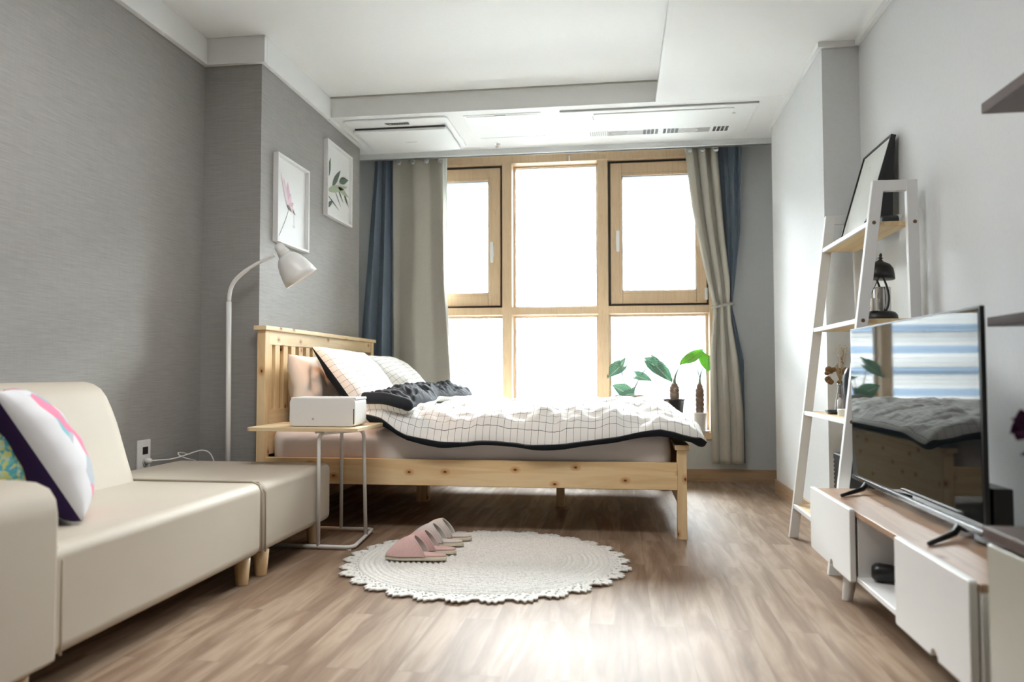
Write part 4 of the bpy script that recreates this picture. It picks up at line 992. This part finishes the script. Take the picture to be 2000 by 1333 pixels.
tc = N_.new('ShaderNodeTexCoord'); v1 = N_.new('ShaderNodeTexNoise'); v1.inputs['Scale'].default_value = 26; v1.inputs['Detail'].default_value = 8; v1.inputs['Roughness'].default_value = .8; L2.new(tc.outputs['Object'], v1.inputs[0])
rp = ramp(N_, [(0, (.74, .76, .72)), (.60, (.74, .76, .72)), (.66, (.36, .37, .35)), (1, (.30, .31, .30))]); L2.new(v1.outputs[0], rp.inputs[0]); L2.new(rp.outputs[0], p_.inputs['Base Color']); p_.inputs['Roughness'].default_value = .35
MB().box(fw_, Wf-fw_, fw_, Lf-fw_, -.003, .008, 0, TF).build('print', LINEP, pf)
MB().box(.0, .012, .0, Lf-.0, -.0065, -.004, 0, TF).prism([(xb+.012, zb), (xt-.0, zt2-.004), (xt+.004, zt2-.004), (1.128, zb)], ya+.006, ya+.012, 'y').build('black_wedge', BLACK, pf)  # thin black wedge filling the gap behind the leaning frame
# small things on the top board
o = MB().lathe([(0, 0), (.018, 0), (.020, .004), (.020, .062), (.018, .066), (0, .066)], 24, Matrix.Translation((1.035, 3.20, 1.3705)) @ Matrix.Rotation(PI/2, 4, 'Y') @ Matrix.Rotation(0, 4, 'Z')).build('roll_body', BLACK, None, smooth=True)
rt = thing('adhesive_roll', 'dark cylinder with white band lying on the top board of ladder shelf', 'roll', (1.05, 3.20, 1.3505))
o.name = 'body'; o.parent = rt; o.matrix_parent_inverse = Matrix.Translation(rt.location).inverted()
MB().lathe([(.0, -.001), (.022, -.001), (.0225, .016), (.0, .016)], 24, Matrix.Translation((1.096, 3.20, 1.3715)) @ Matrix.Rotation(PI/2, 4, 'Y')).build('white_band', WPLASTIC, rt, smooth=True)
m = MB(); random.seed(3)
for k in range(7):
    c = Vector((.995+random.uniform(-.012, .012), 3.175+k*.010, 1.362+random.uniform(-.002, .012)))
    m.lathe([(0, -.009), (.008, -.004), (.009, .003), (0, .010)], 7, Matrix.Translation(c) @ Matrix.Rotation(random.uniform(0, 2), 4, 'X'))
m.tube([(.995, 3.17, 1.353), (.995, 3.24, 1.353)], .0035, 6)
sf = m.build('dried_blossom', mat('navy_petals', (.02, .025, .06), .8), None); tag(sf, 'small dark navy blossom cluster at the front of the top shelf board', 'flower')
# candle warmer lamp
cw = thing('candle_warmer_lamp', 'black dome candle warmer lamp with curved posts on the second ladder board', 'lamp', (1.055, 3.32, .9755))
cx, cy, cz = 1.052, 3.30, .9755
T = Matrix.Translation((cx, cy, cz))
MB().lathe([(0, 0), (.070, 0), (.072, .004), (.068, .026), (.060, .036), (.050, .040), (0, .040)], 36, T).build('base', BLACKM, cw, smooth=True)
TD = Matrix.Translation((cx, cy, cz+.176)) @ Matrix.Scale(1.12, 4) @ Matrix.Rotation(math.radians(6), 4, 'Y')
MB().lathe([(.053, .0), (.055, .002), (.052, .020), (.046, .040), (.034, .054), (.015, .062), (.008, .066), (0, .066)], 36, TD).build('dome_shade', BLACKM, cw, smooth=True)
MB().lathe([(0, .064), (.010, .066), (.005, .071), (.010, .075), (.004, .079), (.006, .084), (.003, .092), (0, .094)], 16, TD).build('finial', BLACKM, cw, smooth=True)
for sy in (-1, 1):
    y = cy+sy*.040
    MB().tube(bez((cx+.012, y, cz+.038), (cx+.040, y, cz+.09), (cx+.020, y, cz+.14), (cx-.002, y, cz+.195), 12), .0042, 8).build('post', BLACKM, cw, smooth=True)
MB().tube([(cx-.048, cy-.02, cz+.085), (cx-.005, cy-.035, cz+.185)], .002, 6).build('dimmer_rod', BLACK, cw, smooth=True)
MB().tube([(cx+.06, cy, cz+.01), (cx+.075, cy-.02, cz+.003), (1.098, 3.24, cz+.003)], .002, 6).build('cord', BLACK, cw, smooth=True)
JARS = mat('silver_glass', (.62, .61, .58), .15, metal=.85)
for (dx, dy, r, h, lb) in ((.016, .010, .033, .100, 'tall mirrored candle jar under the black candle warmer dome'), (-.030, -.040, .015, .052, 'short silver candle jar in front of tall one on the warmer base')):
    j = thing('candle_jar', lb, 'candle jar', (cx+dx, cy+dy, cz+.040))
    MB().lathe([(0, .0005), (r, .0005), (r, h), (r-.002, h), (r-.002, h*.6), (0, h*.6)], 28, Matrix.Translation((cx+dx, cy+dy, cz+.040))).build('jar', JARS, j, smooth=False)
    MB().lathe([(0, h*.6), (r-.003, h*.6), (r-.003, h*.66), (0, h*.66)], 20, Matrix.Translation((cx+dx, cy+dy, cz+.040))).build('wax', WPLASTIC, j)
# third board: tray, vase with dried flowers, dark speaker, tin, bottle
z3 = .5885
tr = MB().lathe([(0, .004), (.030, .004), (.044, .016), (.047, .016), (.036, 0), (0, 0)], 28, Matrix.Translation((.925, 3.50, z3)), sx=.85, sy=1.1).build('tray', BLACK, smooth=True)
tag(tr, 'small shallow black dish on the third board of the ladder shelf', 'dish')
vz = thing('vase', 'slim grey glass vase with dried brown flowers on the ladder shelf', 'vase', (.985, 3.60, z3))
VX, VY = .975, 3.595
MB().lathe([(0, 0), (.026, 0), (.028, .01), (.020, .06), (.012, .095), (.010, .12), (.014, .130), (.011, .130), (.008, .118), (.010, .09), (0, .05)], 24, Matrix.Translation((VX, VY, z3))).build('glass', mat('smoky_glass', (.35, .35, .36), .1, metal=.5), vz, smooth=True)
DRY = mat('dried_brown_petals', (.22, .12, .05), .9, noise_amt=.5, nscale=50); DRYL = mat('dried_cream_buds', (.60, .53, .38), .9, noise_amt=.3); REDD = mat('dried_red', (.32, .10, .06), .9); TWIG = mat('dry_twig', (.42, .32, .18), .9)
random.seed(11)
for k in range(13):
    if k < 9: c = Vector((VX-.026+random.uniform(-.030, .032), VY+random.uniform(-.03, .03), z3+.160+random.uniform(-.025, .035)))
    else: c = Vector((VX+.025+random.uniform(-.012, .015), VY+random.uniform(-.02, .02), z3+.185+random.uniform(-.01, .015)))
    m = MB(); r = random.uniform(.011, .017)
    for q in range(4):
        R_ = Matrix.Translation(c) @ Matrix.Rotation(random.uniform(0, 6), 4, 'Z') @ Matrix.Rotation(random.uniform(-1, 1), 4, 'X')
        m.lathe([(0, -r*.7), (r*.7, -r*.5), (r, .1*r), (r*.8, .6*r), (r*.5, .4*r), (0, .1*r)], 9, R_)
    m.build('dried_bloom', DRY, vz, smooth=False)
m = MB()
for k in range(10):
    p = Vector((VX+.012+random.uniform(-.030, .022), VY+random.uniform(-.02, .02), z3+.275+random.uniform(-.03, .025)))
    m.tube([(VX, VY, z3+.12), (p.x*.5+VX*.5, p.y*.5+VY*.5, z3+.20), tuple(p)], .0008, 4)
for k in range(4): m.tube([(VX+.006, VY, z3+.12), (VX-.022+.004*k, VY, z3+.205+.005*k)], .002, 5)
m.build('twig', TWIG, vz)
m = MB()
for k in range(26):
    c = Vector((VX+.012+random.gauss(0, .014), VY+random.gauss(0, .012), z3+.285+random.gauss(0, .012)))
    if k < 3: c = Vector((VX-.022+.003*k, VY, z3+.268+.008*k))
    m.lathe([(0, -.003), (.0042, 0), (0, .003)], 6, Matrix.Translation(c))
m.build('bud_spray', DRYL, vz)
m = MB()
for k in range(6): m.lathe([(0, -.003), (.003, 0), (0, .006)], 6, Matrix.Translation((VX+.012+random.uniform(-.006, .006), VY, z3+.22+k*.006)))
m.build('red_sprig', REDD, vz)
spk = MB().lathe([(0, 0), (.020, 0), (.020, .020), (.026, .030), (.034, .09), (.036, .13), (.033, .17), (.022, .195), (.008, .203), (0, .203)], 32, Matrix.Translation((.990, 3.475, z3))).build('portable_speaker', mat('navy_black_shell', (.018, .024, .034), .35), smooth=True)
tag(spk, 'tall rounded dark speaker behind the television edge on ladder shelf', 'speaker')
tin = thing('tin', 'small round white lidded tin at the front edge of the third ladder board', 'tin', (.925, 3.33, z3))
MB().lathe([(0, 0), (.026, 0), (.026, .018), (0, .018)], 28, Matrix.Translation((.918, 3.33, z3))).build('body', WPLASTIC, tin)
MB().lathe([(0, .018), (.0275, .018), (.0275, .027), (.025, .029), (0, .029)], 28, Matrix.Translation((.918, 3.33, z3))).build('lid', WPLASTIC, tin)
bt = thing('bottle', 'small white bottle standing between vase and dark speaker', 'bottle', (.958, 3.54, z3))
MB().lathe([(0, 0), (.012, 0), (.012, .058), (.006, .066), (.006, .070), (0, .07)], 20, Matrix.Translation((.958, 3.54, z3))).build('body', WPLASTIC, bt, smooth=True)
MB().lathe([(0, .070), (.007, .070), (.007, .082), (0, .082)], 16, Matrix.Translation((.958, 3.54, z3))).build('cap', mat('rose_cap', (.45, .25, .22), .5), bt)
bb = thing('black_case', 'black boxy case with white stitched edge on the lowest ladder board', 'case', (1.02, 3.55, .1555))
MB().box(.945, 1.09, 3.42, 3.62, .1555, .412).build('body', mat('black_leather', (.015, .015, .017), .4), bb, bevel=.008, seg=3)
m = MB()
for k in range(12): m.box(.9435, .9455, 3.600, 3.604, .18+k*.018, .186+k*.018)
m.build('stitching', WPLASTIC, bb)

# ------------------------------------------------------------------ TV stand
tv = thing('tv_stand', 'low white TV stand with brown wood top, two drop doors and open middle', 'tv stand', (.9, 2.33, 0))
X0, X1, Ya, Yb, Zb, Zt = .716, 1.085, 1.672, 2.975, .128, .344
MB().box(X0-.002, X1, Ya, Yb, Zt-.018, Zt).build('top_board', wood('brown_wood_lengthwise', (.30, .185, .115), (.42, .27, .175), 1, .30, 1.0, True, 6), tv, bevel=.002)
m = MB().box(X0, X1, Ya, Yb, Zb, Zb+.016).box(X0, X1, Ya, Ya+.016, Zb+.016, Zt-.018).box(X0, X1, Yb-.016, Yb, Zb+.016, Zt-.018).box(X0+.004, X1, 2.495, 2.511, Zb+.016, Zt-.018).box(X0+.004, X1, 2.088, 2.104, Zb+.016, Zt-.018).box(X1-.006, X1, Ya+.016, Yb-.016, Zb+.016, Zt-.018)
m.build('body', WPAINT, tv, bevel=.001, seg=1)
for (a, b) in ((2.495, 2.985), (1.682, 2.110)):
    c = (a+b)/2 - .03; zz = Zb-.002
    poly = [(a+.004, zz), (c-.020, zz)] + [(c-.020*math.cos(t), zz+.020*math.sin(t)) for t in [k*PI/8 for k in range(1, 8)]] + [(c+.020, zz), (b-.004, zz)] + [(b, zz+.004), (b, Zt+.000)] + [(b-.004, Zt+.004), (a+.004, Zt+.004), (a, Zt), (a, zz+.004)]
    MB().prism(poly, X0-.020, X0-.0025, 'x').build('door', WPAINT, tv, bevel=.005, seg=3)
for (x, y, lx, ly) in ((.775, 2.745, -.18, .18), (.775, 1.86, -.18, -.18), (1.03, 2.80, .0, .18), (1.03, 1.85, .0, -.18)):
    h = Zb
    MB().lathe([(.017, 0), (.017, .002), (.026, h)], 20, Matrix(((1, 0, -lx*.6, x+lx*.09), (0, 1, -ly*.6, y+ly*.09), (0, 0, 1, 0), (0, 0, 0, 1)))).build('leg', WPAINT, tv, smooth=True)
gd = MB().lathe([(0, 0), (.018, .001), (.026, .010), (.028, .022), (.026, .05), (.022, .12), (.024, .20), (.022, .235), (0, .24)], 28, Matrix.Translation((.745, 2.455, .1725)) @ Matrix.Rotation(math.radians(68), 4, 'Z') @ Matrix.Rotation(PI/2, 4, 'X')).build('massager', BLACK, smooth=True)
gd.location = (0, 0, .0)
tag(gd, 'glossy black cylindrical gadget lying in the open middle of TV stand', 'gadget')

# ------------------------------------------------------------------ television
t_ = thing('television', 'flat black television on splayed feet showing reflected window and bed', 'television', (.86, 2.5, Zt))
TX, Ty0, Ty1, Tz0, Tz1 = .862, 1.985, 3.035, .374, .931
MB().box(TX, TX+.012, Ty0, Ty1, Tz0, Tz1).build('bezel', BLACK, t_, bevel=.002)
MB().box(TX-.0012, TX+.001, Ty0+.008, Ty1-.008, Tz0+.020, Tz1-.006).build('screen', SCREEN, t_)
MB().box(TX-.006, TX-.0005, Ty0+.002, Ty1-.002, Tz0+.001, Tz0+.016).build('lower_trim', mat('gunmetal_trim', (.02, .022, .025), .22), t_, bevel=.002)
MB().box(TX+.012, TX+.022, Ty0+.02, Ty1-.02, Tz0+.03, Tz1-.03).box(TX+.022, TX+.055, Ty0+.14, Ty1-.14, Tz0+.02, Tz0+.30).build('back_shell', BLACK, t_, bevel=.004)
for (y, tip) in ((2.88, 2.765), (2.135, 2.02)):
    m = MB()
    m.tube([(TX+.004, y, Tz0+.004), (TX-.022, y-.03, Zt+.016), (.748, tip, Zt+.006)], [.010, .009, .006], 8)
    m.tube([(TX+.004, y, Tz0+.004), (TX+.03, y+.03, Zt+.016), (.97, y+.10, Zt+.006)], [.010, .009, .006], 8)
    m.build('foot', BLACK, t_, smooth=True)
rtb = thing('router_box', 'upright black box behind the near end of the television', 'electronics', (.909, 2.05, Zt))
MB().box(.886, .932, 1.995, 2.105, Zt+.0005, Zt+.145).build('body', BLACK, rtb, bevel=.004)
MB().box(.888, .930, 1.9935, 1.996, Zt+.02, Zt+.03).build('front_strip', BLACKM, rtb)

# ------------------------------------------------------------------ near cabinet and wall shelves
CY1 = 1.628
cb = thing('cabinet', 'cream cabinet with dark brown top at right edge in the foreground', 'cabinet', (.9, 1.2, 0))
CREAMG = mat('cream_gloss', (.50, .49, .42), .25, noise_amt=.02)
MB().box(.722, 1.155, .45, CY1-.006, .03, .445).build('body', CREAMG, cb, bevel=.002)
MB().box(.700, 1.160, .44, CY1, .445, .470).build('top_board', DARKBOARD, cb, bevel=.003)
for a, b in ((1.04, CY1-.010), (.46, 1.034)): 
    dd = MB().box(.704, .7215, a, b, .045, .438).build('door', CREAMG, cb, bevel=.003)
    MB().box(.698, .7045, a+.03, a+.045, .22, .32).build('handle', CHROME, dd, bevel=.002)
MB().box(.74, 1.14, .47, CY1-.02, 0, .03).build('plinth', DARKBOARD, cb)
for z0, z1, lb in ((1.452, 1.480, 'dark brown floating wall shelf, the upper one at the right edge'), (.888, .913, 'dark brown floating wall shelf, the lower one behind the television')):
    s_ = thing('wall_shelf', lb, 'wall shelf', (1.06, 1.75, z0))
    MB().box(.955, XR-.001, 1.25, 2.160, z0, z1).build('board', DARKBOARD, s_, bevel=.002)
    MB().box(XR-.012, XR-.0005, 1.35, 2.05, z0-.028, z0-.0002).box(1.02, XR-.001, 1.35, 1.37, z0-.010, z0-.0002).build('bracket', DARKBOARD, s_)
fl = thing('vase', 'dark glass vase with purple flower on the dark cabinet top at the right edge', 'vase', (.86, 1.50, .4705))
MB().lathe([(0, 0), (.032, 0), (.036, .05), (.020, .095), (.014, .12), (.016, .125), (.012, .12), (0, .04)], 24, Matrix.Translation((.875, 1.49, .4705))).build('glass', mat('dark_glass', (.03, .03, .035), .08), fl, smooth=True)
PUR = mat('purple_petals', (.07, .012, .06), .8)
MB().tube(bez((.875, 1.49, .52), (.87, 1.49, .60), (.80, 1.52, .63), (.742, 1.53, .668), 10), .0022, 6).tube(bez((.83, 1.50, .60), (.80, 1.51, .61), (.77, 1.52, .628), (.752, 1.52, .625), 6), .0018, 6).build('stem', mat('dark_stem', (.04, .05, .03), .7), fl, smooth=True)
for k in range(7):
    a = k*.9; m = MB()
    c = Vector((.735, 1.525, .672))
    leaf(fl, c, c+Vector((.030*math.cos(a), .02*math.sin(a*1.7), .030*math.sin(a))), .026, (-.5, -1, .3), PUR, 0, .4, .2, 'petal')
leaf(fl, (.752, 1.52, .625), (.724, 1.52, .620), .012, (0, -1, .5), PUR, 0, .2, .2, 'petal')
